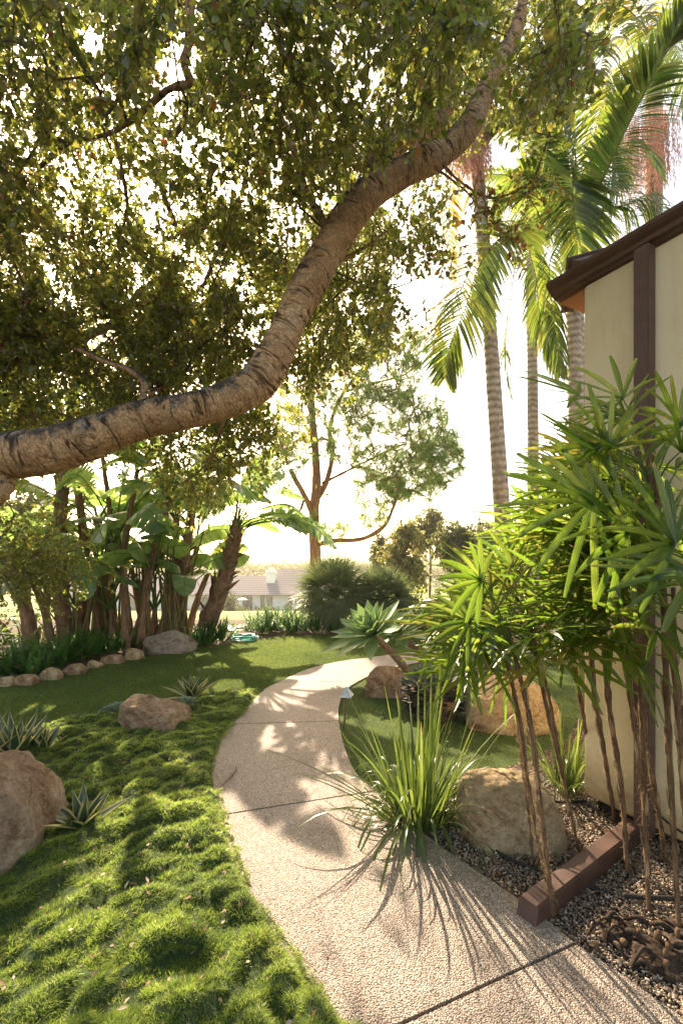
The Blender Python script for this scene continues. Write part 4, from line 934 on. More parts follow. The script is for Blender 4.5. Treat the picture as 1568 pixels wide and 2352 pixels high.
paddle_plant(G(270, 1478), P(240, 1330, 8.8), .075, 'short stem leaning left in the middle of the stand', 5, 1.5, peel=10, Lp=.6)
paddle_plant(G(215, 1480), P(265, 1260, 8.5), .08, 'olive stem with the tallest upright leaf in the stand', 7, 0., peel=12, Lp=1.3, Lb=1.2)
paddle_plant(G(250, 1470), P(225, 1200, 9.4), .09, 'brown stem deep inside the stand', 7, .8, peel=20)
paddle_plant(G(340, 1465), P(350, 1230, 9.8), .09, 'shadowed stem at the back of the stand', 7, 2.8, peel=20)
paddle_plant(G(155, 1488), P(148, 1085, 7.9), .13, 'thick shaggy trunk at the left of the stand running up behind the limb', 8, .2, peel=90, Lb=1.1)
paddle_plant(G(182, 1480), P(170, 1060, 8.3), .09, 'second tall trunk close behind the thick shaggy trunk', 7, 1.2, peel=40)
paddle_plant(G(240, 1475), P(235, 1040, 9.), .055, 'tall bare thin trunk right of the thick shaggy trunk', 5, 2.2, peel=6)
paddle_plant(G(120, 1495), P(75, 1330, 7.6), .07, 'short slanting stem at the left of the stand', 5, 2.6, peel=10, Lp=.7, Lb=.8)
paddle_plant(G(75, 1500), P(20, 1290, 7.4), .115, 'brown trunk leaning left near the left edge', 7, 2.9, peel=40)
paddle_plant(G(30, 1470), P(-40, 1380, 8.2), .06, 'low green-stalked plant cut by the left edge', 6, 1., peel=4, Lp=.8, Lb=.8)
paddle_plant(G(430, 1462), P(480, 1310, 9.6), .07, 'short stem with round leaves just left of the far house', 6, .5, peel=8, Lp=.4, Lb=.6)
for k, (px, py, tx, ty, Yt, lb) in enumerate([(230, 1486, 215, 1350, 8.3, 'low fan of paddle leaves on olive stalks before the thick shaggy trunk'), (300, 1484, 330, 1370, 8.5, 'low paddle-leaved offshoot in the middle of the stand'),
        (380, 1474, 385, 1340, 8.9, 'low paddle-leaved offshoot behind the grey boulder'), (180, 1470, 195, 1300, 9.2, 'paddle-leaved offshoot in the back left of the stand'), (330, 1466, 290, 1230, 9.4, 'tall-stalked paddle-leaved plant in the back of the stand'),
        (420, 1466, 450, 1260, 9.5, 'tall-stalked plant behind the leaning stem'), (110, 1490, 110, 1380, 8.0, 'low offshoot with one broad drooping leaf at the left'),
        (260, 1488, 255, 1400, 8.0, 'short offshoot whose leaves fill the gap between the tall slim stem and the olive stem'), (345, 1486, 355, 1400, 8.2, 'short leafy offshoot just behind the left half of the grey boulder'), (200, 1490, 175, 1400, 7.8, 'short leafy offshoot at the foot of the thick shaggy trunk'),
        (400, 1478, 420, 1390, 8.6, 'short leafy offshoot at the foot of the leaning stem')]):
    paddle_plant(G(px, py), P(tx, ty, Yt), .05, lb, 6, k*.9, peel=4, Lp=1.1, Lb=.9, torn=.12)
# thicket of petiole stalks inside the stand
b = Buf(); n = 55; q = np.array([G(x, y) for x, y in zip(R.uniform(130, 440, n), R.uniform(1462, 1492, n))])
for k in range(n):
    h = R.uniform(.9, 2.2); o = np.array([R.normal()*.22, R.normal()*.1, h]); b.tube(spline([q[k], q[k]+o*[.4, .4, .5], q[k]+o], 7), np.linspace(.03, .012, 7), 6, 0, cap=False)
tag(b.build('plant_stalks', stem_mat('stalk', [(.3, (.08, .07, .03)), (.6, (.18, .15, .06)), (.8, (.25, .16, .09))], (2, 1.5, 1))), 'thicket of thin olive and brown stalks filling the stand', 'stalks', kind='stuff')
under = thing('low_broadleaf_plant', G(520, 1456), 'low broad-leaved plant right of the leaning stem beside the hose', 'plant')
for i in range(9): paddle_leaf(under, np.array(under.location), i*.75, R.uniform(.3, 1.), .15, .5, .07, .6, None, .0)
for (px, py, lb) in [(20, 1480, 'low glossy shrub at the far left behind the foxtail ferns'), (-30, 1520, 'bright low plants at the left edge beside the edging stones'), (90, 1470, 'low leafy plant in front of the leaning left trunk')]:
    u = thing('leafy_shrub', G(px, py), lb, 'shrub', 'low shrubs at the left')
    for i in range(16): paddle_leaf(u, np.array(u.location)+np.array([R.uniform(-.4, .4), R.uniform(-.2, .2), 0]), R.uniform(0, 6.28), R.uniform(.4, 1.3), R.uniform(.1, .4), .32, .06, .7, None, 0.)

# ------------------------------------------------------------------ foxtail ferns
def foxtail(c, n, L, label, rad=.25, seed=0):
    b = Buf(); c = np.array(c)
    for k in range(int(n*1.4)):
        a = R.uniform(0, 6.28); el = R.uniform(.35, 1.45); h = np.array([math.cos(a), math.sin(a), 0]); Lk = L*R.uniform(.6, 1.1)
        p0 = c+h*R.random()*rad; d = h*math.cos(el)+UP*math.sin(el)
        cur = spline([p0, p0+d*Lk*.5, p0+unit(d+UP*.15-h*.0)*Lk], 12)
        m_ = 150; t = R.random(m_)**.85; i0 = np.minimum((t*11).astype(int), 10); f = (t*11-i0)[:, None]
        p = cur[i0]*(1-f)+cur[i0+1]*f; T = unit(cur[i0+1]-cur[i0]); o = unit(np.cross(T, rnd(m_)))
        r_ = .036*np.clip(np.sin(np.pi*np.clip(t*.9+.12, 0, 1)), .15, 1)*(L/.5)**.5
        b.strips(p, unit(o+T*.8), np.cross(o, T), r_*1.5, .014, .1, (.7, 1, 0))
    o = b.build('foxtail_fern', fern_m, loc=c); return tag(o, label, 'fern', 'foxtail ferns')
for (px, py, n, L, lb) in [(70, 1545, 34, .55, 'foxtail fern behind the flat second edging stone'), (125, 1528, 30, .55, 'biggest dark foxtail fern left of the shaggy trunk'),
        (180, 1512, 30, .5, 'foxtail fern in front of the thick shaggy trunk'), (235, 1500, 26, .5, 'foxtail fern behind the smallest edging stone'),
        (275, 1492, 18, .42, 'foxtail fern left of the tall rounded edging stone'), (20, 1548, 22, .45, 'foxtail fern in the bottom left of the stand at the photo edge'),
        (462, 1478, 26, .52, 'foxtail fern at the right end of the long grey boulder'), (505, 1470, 24, .5, 'foxtail fern beside the teal hose'),
        (598, 1452, 26, .55, 'leftmost foxtail fern of the far clump right of the hose'), (640, 1450, 32, .6, 'tall bright foxtail fern below the far house'),
        (685, 1450, 32, .6, 'foxtail fern left of the fan palms'), (730, 1450, 28, .55, 'foxtail fern under the left fan palm'), (775, 1448, 26, .5, 'shaded foxtail fern behind the soft agave leaves'),
        (620, 1440, 24, .6, 'foxtail fern at the back of the far clump')]:
    foxtail(G(px, py), n, L, lb)

# ------------------------------------------------------------------ fan palms in the middle
def fan(parent, c, axis, nrm, rad, nseg, spread, mat_, w, name='fan_leaf', droop=.15, prof=(.5, 1, .8, .1), fold=.5, pet=None, pr=.006, split=0.):
    axis = unit(axis); nrm = unit(np.array(nrm)-axis*np.dot(nrm, axis)); sd = np.cross(nrm, axis)
    th = np.linspace(-spread/2, spread/2, nseg)+R.normal(size=nseg)*.02
    d = np.cos(th)[:, None]*axis+np.sin(th)[:, None]*sd+nrm*(.12*np.cos(th*.9))[:, None]+rnd(nseg, .03)
    side = np.cross(nrm, d)+nrm*.25*np.sign(th)[:, None]
    b = Buf(); Ls = rad*(1-.12*np.abs(th)/(spread/2))*R.uniform(.92, 1.05, nseg)
    b.strips(np.repeat([c], nseg, 0), d, side, Ls, w*R.uniform(.8, 1.15, nseg), droop*R.uniform(.5, 1.5, nseg), prof, fold, 0, across=3)
    if pet is not None: b.tube(spline([pet, (np.array(pet)+c)/2+UP*.02, c], 10), np.linspace(pr, pr*.6, 10), 6, 1, cap=False)
    return b.build(name, [mat_, petiole_m], parent)
def fan_palm(base, r, label, n=84):
    t = thing('fan_palm', base, label, 'fan palm', 'blue-green fan palms'); c = np.array(base)+UP*r*.78
    b = Buf(); b.tube([np.array(base)-UP*.05, np.array(base)+UP*.3, c], [.12, .10, .07], 12); b.build('trunk', bananastem, t)
    for i in range(n):
        z = 1-1.75*(i+.5)/n; a = i*2.39996; d = np.array([math.sqrt(1-z*z)*math.cos(a), math.sqrt(1-z*z)*math.sin(a), z])
        fan(t, c+d*r*.55, unit(d+UP*-.1), unit(UP-d*.2+rnd(1)[0]*.3), r*.55, 30, 4.8, fan_m, .026, droop=.12, prof=(.5, 1, .5, 0), pet=c+rnd(1)[0]*.03, pr=.008)
fan_palm(G(768, 1444)*[1, 1, 1], .98, 'larger blue-green fan palm in front of the pine trunk')
fan_palm(G(876, 1440)*[1, 1, 1], .84, 'smaller fan palm right of the larger one')

# ------------------------------------------------------------------ lady palms (right foreground)
def fibres(b, c, r, n, s=.03):
    k = R.integers(0, len(c), n); a = R.uniform(0, 6.28, n); o = np.c_[np.cos(a), np.sin(a), R.normal(size=n)*.4]
    b.strips(c[k]+o*r*.9*[1, 1, 0], unit(o+UP*R.uniform(-.6, 1.2, (n, 1))+rnd(n, .4)), rnd(n), s*R.uniform(.4, 1.4, n), .0011, R.uniform(-.6, .9, n), (1, .9, .8, .3), 0, 2, across=2)
def cane(base, pts, r, label, fans=6, hero=(), rad=.30, seed=0, leafmat=None, Lp=.28, azc=None, fr=.9, fib=240, z0=.70, oldp=.15):
    base = np.array(base, float)
    t = thing('lady_palm', base, label, 'palm', 'lady palm canes at the house'); r = r*.8; rad = rad*1.12
    c = spline([base]+[np.array(p, float) for p in pts], 60); b = Buf()
    rr = r*(1+.12*np.sin(np.arange(60)*1.3)+R.normal(size=60)*.05)*np.r_[np.full(10, .85), np.linspace(.85, 1.2, 20), np.linspace(1.2, .8, 30)]
    b.tube(c, rr, 10, 0, disp=lambda V, N, uv: .004*(fbm(V, 60, 5, 2)-.5))
    for k in range(5, 56, 6):   # sheath wraps
        o = unit(np.r_[R.normal(size=2), 0]); b.strips([c[k]+o*rr[k]*.9], unit(c[k+2]-c[k]+o*.004), np.cross(o, UP), R.uniform(.05, .13), r*1.5, .0, (.3, 1, .8, .05), -.6, 1, across=3)
    fibres(b, c, r, fib); b.build('cane', [cane_m, cane_tan, fibre_m], t)
    top = c[-1]
    for i in range(int(fans*1.5)):
        az = R.uniform(0, 6.28) if azc is None else azc+R.normal()*fr; el = R.uniform(.0, 1.3)
        k = int(60*R.uniform(z0, .99)); p0 = c[k]; h = np.array([math.cos(az), math.sin(az), 0])
        d = h*math.cos(el)+UP*math.sin(el); q = p0+d*Lp*R.uniform(.6, 1.2); ax = unit(h*.9+UP*(math.sin(el)*.9-.12))
        if q[1] < .95 or np.dot(q[:2]-C0[:2], N_[:2]) < .05: continue
        fan(t, q, ax, unit(UP*.8+np.array([-.1, -.45, 0])+rnd(1)[0]*.4), rad*R.uniform(.75, 1.15), R.integers(7, 11), R.uniform(2.4, 3.6), leafmat if leafmat else (rhapis_old if R.random() < oldp else rhapis_leaf), .0225, 'fan_leaf', R.uniform(.02, .3), (.4, .8, 1, .95, .75, .4), .55, pet=p0, pr=.004)
    for (px, py, Y, tx, ty, TY, nx, rd, ns, sp) in hero:
        q = P(px, py, Y); fan(t, q, P(tx, ty, TY)-q, nx, rd, ns+1, sp, rhapis_leaf, .0265, 'fan_leaf', .16, (.45, .8, 1, .95, .82, .4), .5, pet=c[-4], pr=.004)
    return t
cane(G(1270, 2108), [P(1240, 1850, 2.0), P(1215, 1650, 2.0), P(1165, 1440, 2.02)], .013, 'hairy lady palm cane nearest the camera, rooted just in front of the timber beam', 4,
     [(1104, 1334, 1.95, 1000, 1280, 1.9, (0.1, -1, .5), .25, 9, 3.3), (1079, 1429, 1.9, 960, 1400, 1.9, (0, -.7, .8), .24, 8, 2.9), (1110, 1440, 2.0, 1080, 1560, 1.95, (0, -1, .4), .2, 7, 2.6)], fib=700)
cane(G(1225, 1992), [P(1205, 1800, 2.25), P(1180, 1600, 2.25), P(1140, 1400, 2.3)], .0105, 'thin lady palm cane in front of the ochre boulder', 6, azc=2.6, fib=220)
cane(G(1262, 2070), [P(1215, 1820, 2.1), P(1190, 1640, 2.12), P(1150, 1470, 2.15)], .011, 'bent lady palm cane twisted behind the nearest one', 6, azc=3.0, fib=400)
cane(G(1412, 1888), [P(1385, 1720, 2.6), P(1360, 1560, 2.6), P(1350, 1330, 2.5), P(1340, 1200, 2.4)], .017, 'dark lady palm cane against the cream wall left of the post', 8,
     [(1359, 1154, 1.75, 1180, 1120, 1.72, (.2, -1, .35), .42, 11, 3.5)], azc=2.9, fib=300)
cane(G(1440, 2005), [P(1425, 1800, 2.4), P(1395, 1600, 2.4), P(1385, 1350, 2.3), P(1400, 1180, 2.2)], .017, 'dark lady palm cane standing behind the middle of the timber beam', 8, azc=3.6, fib=300)
cane(G(1490, 2098), [P(1480, 1900, 2.1), P(1475, 1700, 2.1), P(1465, 1480, 2.1), P(1450, 1250, 2.05)], .014, 'tall straight lady palm cane in front of the brown post', 8,
     [(1439, 1224, 1.7, 1300, 1150, 1.65, (.3, -1, .3), .36, 10, 3.6), (1400, 1030, 1.9, 1330, 900, 1.9, (.2, -1, .1), .33, 9, 3.4)], azc=3.2, fib=260)
cane(G(1560, 2150), [P(1545, 1900, 2.0), P(1530, 1600, 1.95), P(1520, 1300, 1.9), P(1500, 1050, 1.9)], .015, 'lady palm cane at the right edge of the photo', 9,
     [(1545, 1250, 1.45, 1430, 1130, 1.45, (.2, -1, .4), .34, 9, 3.2), (1600, 1330, 1.4, 1430, 1330, 1.4, (0, -.6, 1), .32, 8, 2.6), (1560, 980, 1.9, 1500, 880, 1.85, (.2, -1, .2), .32, 9, 3.2)], azc=3.5, fib=260)
cane(G(1530, 1980), [P(1500, 1800, 2.2), P(1450, 1550, 2.2), P(1430, 1300, 2.2), P(1420, 1090, 2.2)], .016, 'lady palm cane leaning left from beside the wall', 10, azc=2.9, fib=240)
cane(G(1640, 2080), [P(1600, 1800, 2.0), P(1540, 1500, 2.0), P(1500, 1200, 2.0), P(1480, 980, 2.05)], .016, 'lady palm cane rooted beyond the right edge, leaning into view', 11, azc=2.6, fib=200)
cane(G(1345, 1700), [P(1330, 1600, 3.1), P(1310, 1400, 3.0), P(1290, 1250, 2.9)], .013, 'far lady palm cane left of the wall corner', 9, azc=3.3, fib=100, Lp=.35)
cane(G(1590, 2100), [P(1570, 1850, 1.9), P(1550, 1550, 1.85), P(1545, 1350, 1.8)], .013, 'short lady palm cane at the right edge with drooping fans', 8, azc=3.1, fib=160)
cane(G(1350, 1790), [P(1340, 1650, 2.8), P(1300, 1480, 2.7), P(1230, 1330, 2.6)], .012, 'lady palm cane behind the dark ones, leaning to the path', 8, azc=3.2, fib=100, Lp=.35)

cane(G(1330, 1960), [P(1290, 1780, 2.3), P(1240, 1560, 2.25), P(1215, 1420, 2.2)], .010, 'thin lady palm cane with yellowing drooping fans between the two cane groups', 8, azc=3.0, fib=120, oldp=.55, z0=.72)
cane(G(1490, 2010), [P(1470, 1780, 2.1), P(1440, 1560, 2.05), P(1420, 1420, 2.0)], .012, 'lady palm cane whose low fans hang before the brown post', 7, azc=3.3, fib=200, oldp=.35, z0=.72)
cane(G(1300, 1830), [P(1275, 1680, 2.7), P(1235, 1500, 2.7), P(1170, 1330, 2.6)], .011, 'lady palm cane behind the ochre boulder with pale green fans', 8, azc=3.0, fib=100, oldp=.3, z0=.66)

# ------------------------------------------------------------------ strap-leaved clumps
def clump(base, n, L, W, label, spread=.9, r=.07, mat_=None, drp=(.1, 1.2), name='strap_leaved_plant', cat='plant'):
    base = np.array(base); a = R.uniform(0, 6.28, n); rr = r*np.sqrt(R.random(n)); h = np.c_[np.cos(a), np.sin(a), np.zeros(n)]
    out = R.random(n)**1.2*spread; d = unit(h*out[:, None]+UP+rnd(n, .06)); b = Buf()
    b.strips(base+h*rr[:, None], d, np.cross(h, UP)+rnd(n, .25), L*R.uniform(.55, 1.1, n), W*R.uniform(.7, 1.2, n), R.uniform(drp[0], drp[1], n)*(.15+out), (.7, .95, 1, .95, .85, .65, .4, .03), .45, 0, across=3)
    return tag(b.build(name, mat_ or flax_m, loc=base), label, cat)
clump(G(958, 1885), 215, 1.0, .018, 'big arching strap-leaved clump spilling over the path edge', 1.45, .15)
clump(G(1300, 1812), 80, .62, .016, 'smaller strap-leaved clump against the house corner', .95, .09)
# ------------------------------------------------------------------ agaves
def agave(name, base, n, L, W, label, mats, mids, group=None, el0=1.4, el1=.15, prof=(.75, 1, .95, .7, 0), fold=.5, droop=0., across=4, cat='agave', axis=UP, r0=.02, jitter=.12, parent=None, cup=0., az=0., inner=.6):
    base = np.array(base, float); t = parent or thing(name, base, label, cat, group)
    ax = unit(axis); ref = unit(np.cross(ax, [0, 1, .1])); ref2 = np.cross(ax, ref)
    for i in range(n):
        f = (i+.5)/n; a = i*2.39996+az; el = el0+(el1-el0)*f+R.normal()*jitter
        h = ref*math.cos(a)+ref2*math.sin(a); d = h*math.cos(el)+ax*math.sin(el); b = Buf()
        b.strips([base+h*r0*f], d, np.cross(ax, h), L*(inner+(1-inner)*f)*R.uniform(.9, 1.08), W*(inner+(1-inner)*f), droop, prof, fold, 0, across=across, cup=cup, mids=mids)
        b.build('leaf', mats, t)
    return t
VM, VI = [var_g, var_y], [1, 0, 1]
vp = (.55, .9, 1, .95, .75, .45, .12, 0)
agave('striped_agave', G(440, 1606), 26, .38, .085, 'yellow-edged agave standing highest, right of the blue-grey rosette', VM, VI, 'yellow-edged agaves', prof=vp, el1=.45)
agave('striped_agave', G(188, 1908), 20, .36, .09, 'yellow-edged agave nearest the camera, in front of the big boulder', VM, VI, 'yellow-edged agaves', prof=vp, el1=.05, jitter=.2)
agave('striped_agave', G(35, 1752), 24, .50, .09, 'leftmost of the crowded yellow-edged agaves at the left edge', VM, VI, 'yellow-edged agaves', prof=vp, el1=.5, jitter=.2)
agave('striped_agave', G(-45, 1765), 22, .50, .09, 'yellow-edged agave cut off by the left edge of the photo', VM, VI, 'yellow-edged agaves', prof=vp, el1=.5, jitter=.2)
agave('striped_agave', G(98, 1735), 22, .36, .075, 'right one of the crowded yellow-edged agaves at the left edge', VM, VI, 'yellow-edged agaves', prof=vp, el1=.5, jitter=.2)
agave('striped_agave', G(68, 1766), 9, .17, .03, 'tiny yellow-edged agave pup below the crowded agaves', VM, VI, 'yellow-edged agaves', prof=vp, el1=.2)
agave('striped_agave', G(175, 1655), 8, .14, .022, 'tiny yellow-edged agave alone in the grass left of the blue-grey rosette', VM, VI, 'yellow-edged agaves', prof=vp, el1=.4)
bp = (.6, 1, 1.02, .8, .12)
agave('blue_agave', G(270, 1655)+[0, 0, .085], 44, .155, .075, 'blue-grey agave rosette left of the angular boulder', [art_m], [0, 0, 0], 'blue-grey agave rosettes', prof=bp, el1=.12, fold=.55, inner=.45)
agave('blue_agave', G(420, 1640)+[0, 0, .085], 44, .155, .07, 'blue-grey agave rosette right of the angular boulder', [art_m], [0, 0, 0], 'blue-grey agave rosettes', prof=bp, el1=.12, fold=.55, inner=.45)
# tall shelved rosette on the side lawn: live dome over tiers of dead leaves
t = thing('shelved_agave', G(1012, 1668)+np.array([0, .30, 0]), 'grey-green dome of stacked succulent leaves over dark dead tiers', 'agave')
tb_ = np.array(t.location)
b = Buf(); b.tube([tb_-UP*.02, tb_+UP*.2, tb_+UP*.38], [.20, .24, .14], 18); b.build('stump', agavetrunk, t)
b = Buf(); n = 85; i = np.arange(n); f = (i+.5)/n; a = i*2.39996; h = np.c_[np.cos(a), np.sin(a), 0*a]; el = 1.45-1.75*f
d = h*np.cos(el)[:, None]+UP*np.sin(el)[:, None]
b.strips(tb_+UP*.37+h*(.17*f)[:, None]-UP*(.16*f**2)[:, None], d, np.cross(UP, h), .10+.13*f, .07+.07*f, 0, (.8, 1.05, 1, .72, .1), .5, 0, across=4, cup=.5)
b.build('rosette', art_dark, t)
b = Buf(); n = 130; f = R.random(n); a = R.uniform(0, 6.28, n); h = np.c_[np.cos(a), np.sin(a), 0*a]
b.strips(tb_+UP*(.04+.26*f)[:, None]+h*.18, unit(h+UP*R.uniform(-.15, .2, (n, 1))), np.cross(UP, h), R.uniform(.12, .19, n), .11, .1, (1, 1.05, .9, .6, .1), .25, 0, across=4, cup=.2)
b.build('dead_leaves', art_dead, t)
# soft foxtail agaves on leaning trunks
sp_ = (.42, .55, .85, 1, .92, .65, .3, 0)
def soft_agave(base, pts, r, L, W, n, label, axis, el1=-.02):
    t = thing('soft_agave', base, label, 'agave', 'soft agaves on bare trunks')
    c = spline([np.array(base, float)]+[np.array(p) for p in pts], 34); b = Buf(); b.tube(c, r*np.r_[np.linspace(1.1, .95, 26), np.linspace(1., 1.25, 8)]*(1+.06*np.sin(np.arange(34)*2.2)), 16, disp=lambda V, N, uv: .010*(fbm(V, 30, 3, 3)-.5)); b.build('trunk', agavetrunk, t)
    agave('', c[-1], n, L, W, '', [att_m], [0, 0, 0], parent=t, axis=axis, el0=1.5, el1=el1, prof=sp_, fold=.38, r0=.05, cup=.10, droop=.08, inner=.5, jitter=.1, az=R.random()*6)
soft_agave(G(952, 1560), [P(900, 1500, 5.9), P(856, 1458, 5.75)], .048, .66, .215, 38, 'largest soft agave rosette, its trunk leaning out over the path', unit([-.45, -.35, .8]))
soft_agave(G(1015, 1548), [P(965, 1498, 6.2), P(912, 1455, 6.2)], .05, .56, .19, 32, 'second soft agave rosette just right of the largest', unit([-.3, -.3, .85]))
soft_agave(G(1105, 1560), [P(1080, 1510, 5.9), P(1058, 1478, 5.9)], .038, .40, .14, 24, 'soft agave half hidden behind the nearest lady palm leaves', unit([-.3, -.2, .9]))
soft_agave(G(1135, 1582), [P(1118, 1520, 5.5), P(1095, 1466, 5.5)], .036, .40, .14, 24, 'soft agave on a slim curved trunk near the green succulent', unit([-.2, -.3, .9]))
soft_agave(G(1085, 1545), [P(1090, 1500, 6.4), P(1098, 1450, 6.4)], .045, .40, .14, 24, 'soft agave on an upright trunk behind the others', unit([.1, -.3, .9]))
t = agave('green_succulent', G(1115, 1592)+[0, 0, .03], 26, .21, .07, 'bright green succulent rosette between the pale boulder and the stacked agave', [succ_m], [0, 0, 0], 'bright green succulents', prof=(.5, .8, 1, .8, .1), el1=.3, fold=.4)
agave('green_succulent', G(1150, 1580)+[0, 0, .03], 22, .18, .06, 'bright green succulent rosette right behind its twin, nearer the house', [succ_m], [0, 0, 0], 'bright green succulents', prof=(.5, .8, 1, .8, .1), el1=.3, fold=.4)

# ------------------------------------------------------------------ small things
t = thing('path_light', G(789, 1676), 'small pyramid-topped metal path light at the inner bend of the path', 'garden light')
c = np.array(t.location); top = P(796, 1590, c[1]); b = Buf(); b.tube(spline([c-UP*.03, top], 6), .009, 10); b.build('stake', pole_m, t)
b = Buf(); s = .062; a0 = .5; q = [top+np.array([math.cos(a0+k*math.pi/2)*s*1.2, math.sin(a0+k*math.pi/2)*s*1.2, -.03]) for k in range(4)]; q2 = [v-UP*.006 for v in q]
b.add(q+q2+[top+UP*.055, top+UP*.04], [[0, 1, 8], [1, 2, 8], [2, 3, 8], [3, 0, 8], [5, 4, 9], [6, 5, 9], [7, 6, 9], [4, 7, 9]]); b.add(q+q2, [[0, 4, 5, 1], [1, 5, 6, 2], [2, 6, 7, 3], [3, 7, 4, 0]])
b.build('cap', metal_m, t, smooth=False)
t = thing('spotlight', G(1052, 1556), 'small dark garden spotlight behind the stacked agave', 'garden light')
c = np.array(t.location); b = Buf(); b.tube([c-UP*.02, c+UP*.14], .008, 8); b.build('stake', pole_m, t)
b = Buf(); h0 = c+UP*.13; b.tube([h0, h0+np.array([.02, .01, .06]), h0+np.array([.035, .015, .10]), h0+np.array([.034, .015, .095])], [.022, .034, .038, .03], 16); b.build('lamp_head', black_m, t)
# teal hose
b = Buf(); hc = G(558, 1470)
for k in range(7):
    a = np.linspace(0, 6.3, 40); r = .17+.05*R.random(); o = R.normal(size=2)*.04
    b.tube(np.c_[hc[0]+o[0]+np.cos(a)*r*1.1, hc[1]+o[1]+np.sin(a)*r, .02+.012*k+.01*np.sin(a*3+k)], .011, 8, cap=False)
tag(b.build('garden_hose', teal_m, loc=hc), 'coiled teal garden hose on the far edge of the lawn', 'hose')
# twig-like strip on the path with a curl
b = Buf(); c = spline([G(507, 1806, .022), G(522, 1790, .03), G(534, 1777, .03), G(541, 1768, .024), G(543, 1760, .04)], 24)
b.tube(c, np.r_[np.linspace(.002, .009, 12), np.linspace(.009, .003, 12)], 6); tag(b.build('dry_pod', stem_mat('dry_pod', [(.3, (.2, .13, .09)), (.7, (.42, .3, .22))], (3, 20, 1), 1, .003), loc=G(522, 1790)), 'curved dry brown pod strip lying on the path', 'seed pod')
# irrigation pipe
def pipe(pts, r, label):
    b = Buf(); c = spline([G(x, y, z) for x, y, z in pts], 60); b.tube(c, r, 8); tag(b.build('drip_pipe', black_m, loc=G(*pts[0][:2])), label, 'irrigation pipe', 'black irrigation pipes')
pipe([(1075, 1850, .02), (1090, 1900, .015), (1140, 1955, .015), (1200, 1985, .015), (1270, 2008, .015), (1330, 2030, .01), (1400, 2052, .004)], .008, 'black irrigation pipe curling round the ochre boulder and under the beam')
pipe([(1240, 1838, .02), (1290, 1842, .02), (1345, 1840, .015)], .008, 'black irrigation pipe running to the house corner behind the ochre boulder')
pipe([(1432, 2057, .02), (1500, 2062, .03), (1640, 2066, .03)], .011, 'thick black pipe near the palm stumps at right')
# cable along the wall base
b = Buf(); b.tube(spline([C0+U*x+N_*o+UP*z for x, o, z in [(.42, .012, .20), (.5, .012, .16), (.62, .012, .14), (.9, .012, .12), (1.6, .012, .12)]], 30), .005, 8)
tag(b.build('cable', black_m, loc=C0+U*.5), 'thin black cable along the foot of the wall right of the post', 'cable')
# seedling
t = thing('seedling', G(1386, 1860), 'single upright dark leaf sprout before the cream wall', 'plant')
c = np.array(t.location); b = Buf(); b.tube(spline([c, c+[-.005, 0, .12], c+[-.02, 0, .18]], 8), .004, 6, 1); b.strips([c+[-.02, 0, .18]], [-.12, 0, 1], [1, -.4, 0], .16, .034, 0, (.2, .8, 1, .7, .05), .3, 0, across=3)
b.strips([c+[0, 0, .03], c+[0, 0, .02]], [[1, -.2, .15], [-.8, -.3, .5]], [0, 1, .2], .13, .03, .1, (.3, 1, .8, .05), .3, 0, across=3); b.build('leaf', [flax_m, petiole_m], t)
# cut palm stumps
rs = np.random.default_rng(5)
root_m = rough_mat('palm_root', [(.3, (.022, .014, .010)), (.55, (.05, .033, .022)), (.7, (.13, .09, .06))], 26, .95, .8, .01)
def stump(px, py, label, nt, sp, seed):
    c = G(px, py); t = thing('palm_stump', c, label, 'stump', 'cut lady palm stumps'); rs = np.random.default_rng(seed)
    for k in range(nt):
        b = Buf()
        o = np.array([rs.normal()*sp, rs.normal()*sp*.8, 0]); h = rs.uniform(.02, .06); r = rs.uniform(.008, .014)
        b.tube(spline([c+o-UP*.02, c+o+[rs.normal()*.01, rs.normal()*.01, h]], 6), [r*1.15, r, r*1.05, r, r, r*.96], 9, 0, disp=lambda V, N, uv: .006*(fbm(V, 60, 5, 2)-.5))
        b.build('cut_cane', cane_m, t)
    bm = bmesh.new(); bmesh.ops.create_icosphere(bm, subdivisions=5, radius=1); co = np.array([v.co[:] for v in bm.verts])
    co = co*(1+.75*(fbm(co+seed, 2.6, seed, 4)-.5)[:, None]+.45*(fbm(co+seed, 8, seed+3, 3)-.5)[:, None])*[sp*1.5, sp*1.3, .035]
    for v, p_ in zip(bm.verts, co): v.co = p_
    for f in bm.faces: f.smooth = True
    me = bpy.data.meshes.new('root_crown'); bm.to_mesh(me); bm.free(); me.materials.append(root_m); ro = bpy.data.objects.new('root_crown', me); sc.collection.objects.link(ro); ro.parent = t
    b = Buf()
    for k in range(nt):
        a = rs.uniform(0, 6.28); q = c+np.array([rs.normal()*sp*.7, rs.normal()*sp*.6, rs.uniform(.0, .05)]); h = np.array([math.cos(a), math.sin(a), 0])
        b.tube(spline([q, q+h*.04+UP*rs.uniform(.0, .03), q+h*.09+[0, 0, -.01-.5*q[2]], q+h*.13+rs.normal(size=3)*.015-UP*.05], 12), np.linspace(.010, .004, 12)*rs.uniform(.4, 1.5), 7, disp=lambda V, N, uv: .006*(fbm(V, 40, 5, 2)-.5))
    b.build('root', root_m, t)
stump(1425, 2150, 'cluster of cut cane stubs and knotty roots left of its neighbour', 6, .055, 1)
stump(1500, 2200, 'largest knot of roots and cut canes in the lower right gravel', 9, .08, 2)
stump(1585, 2160, 'dark root knot at the right edge of the photo', 6, .07, 3)

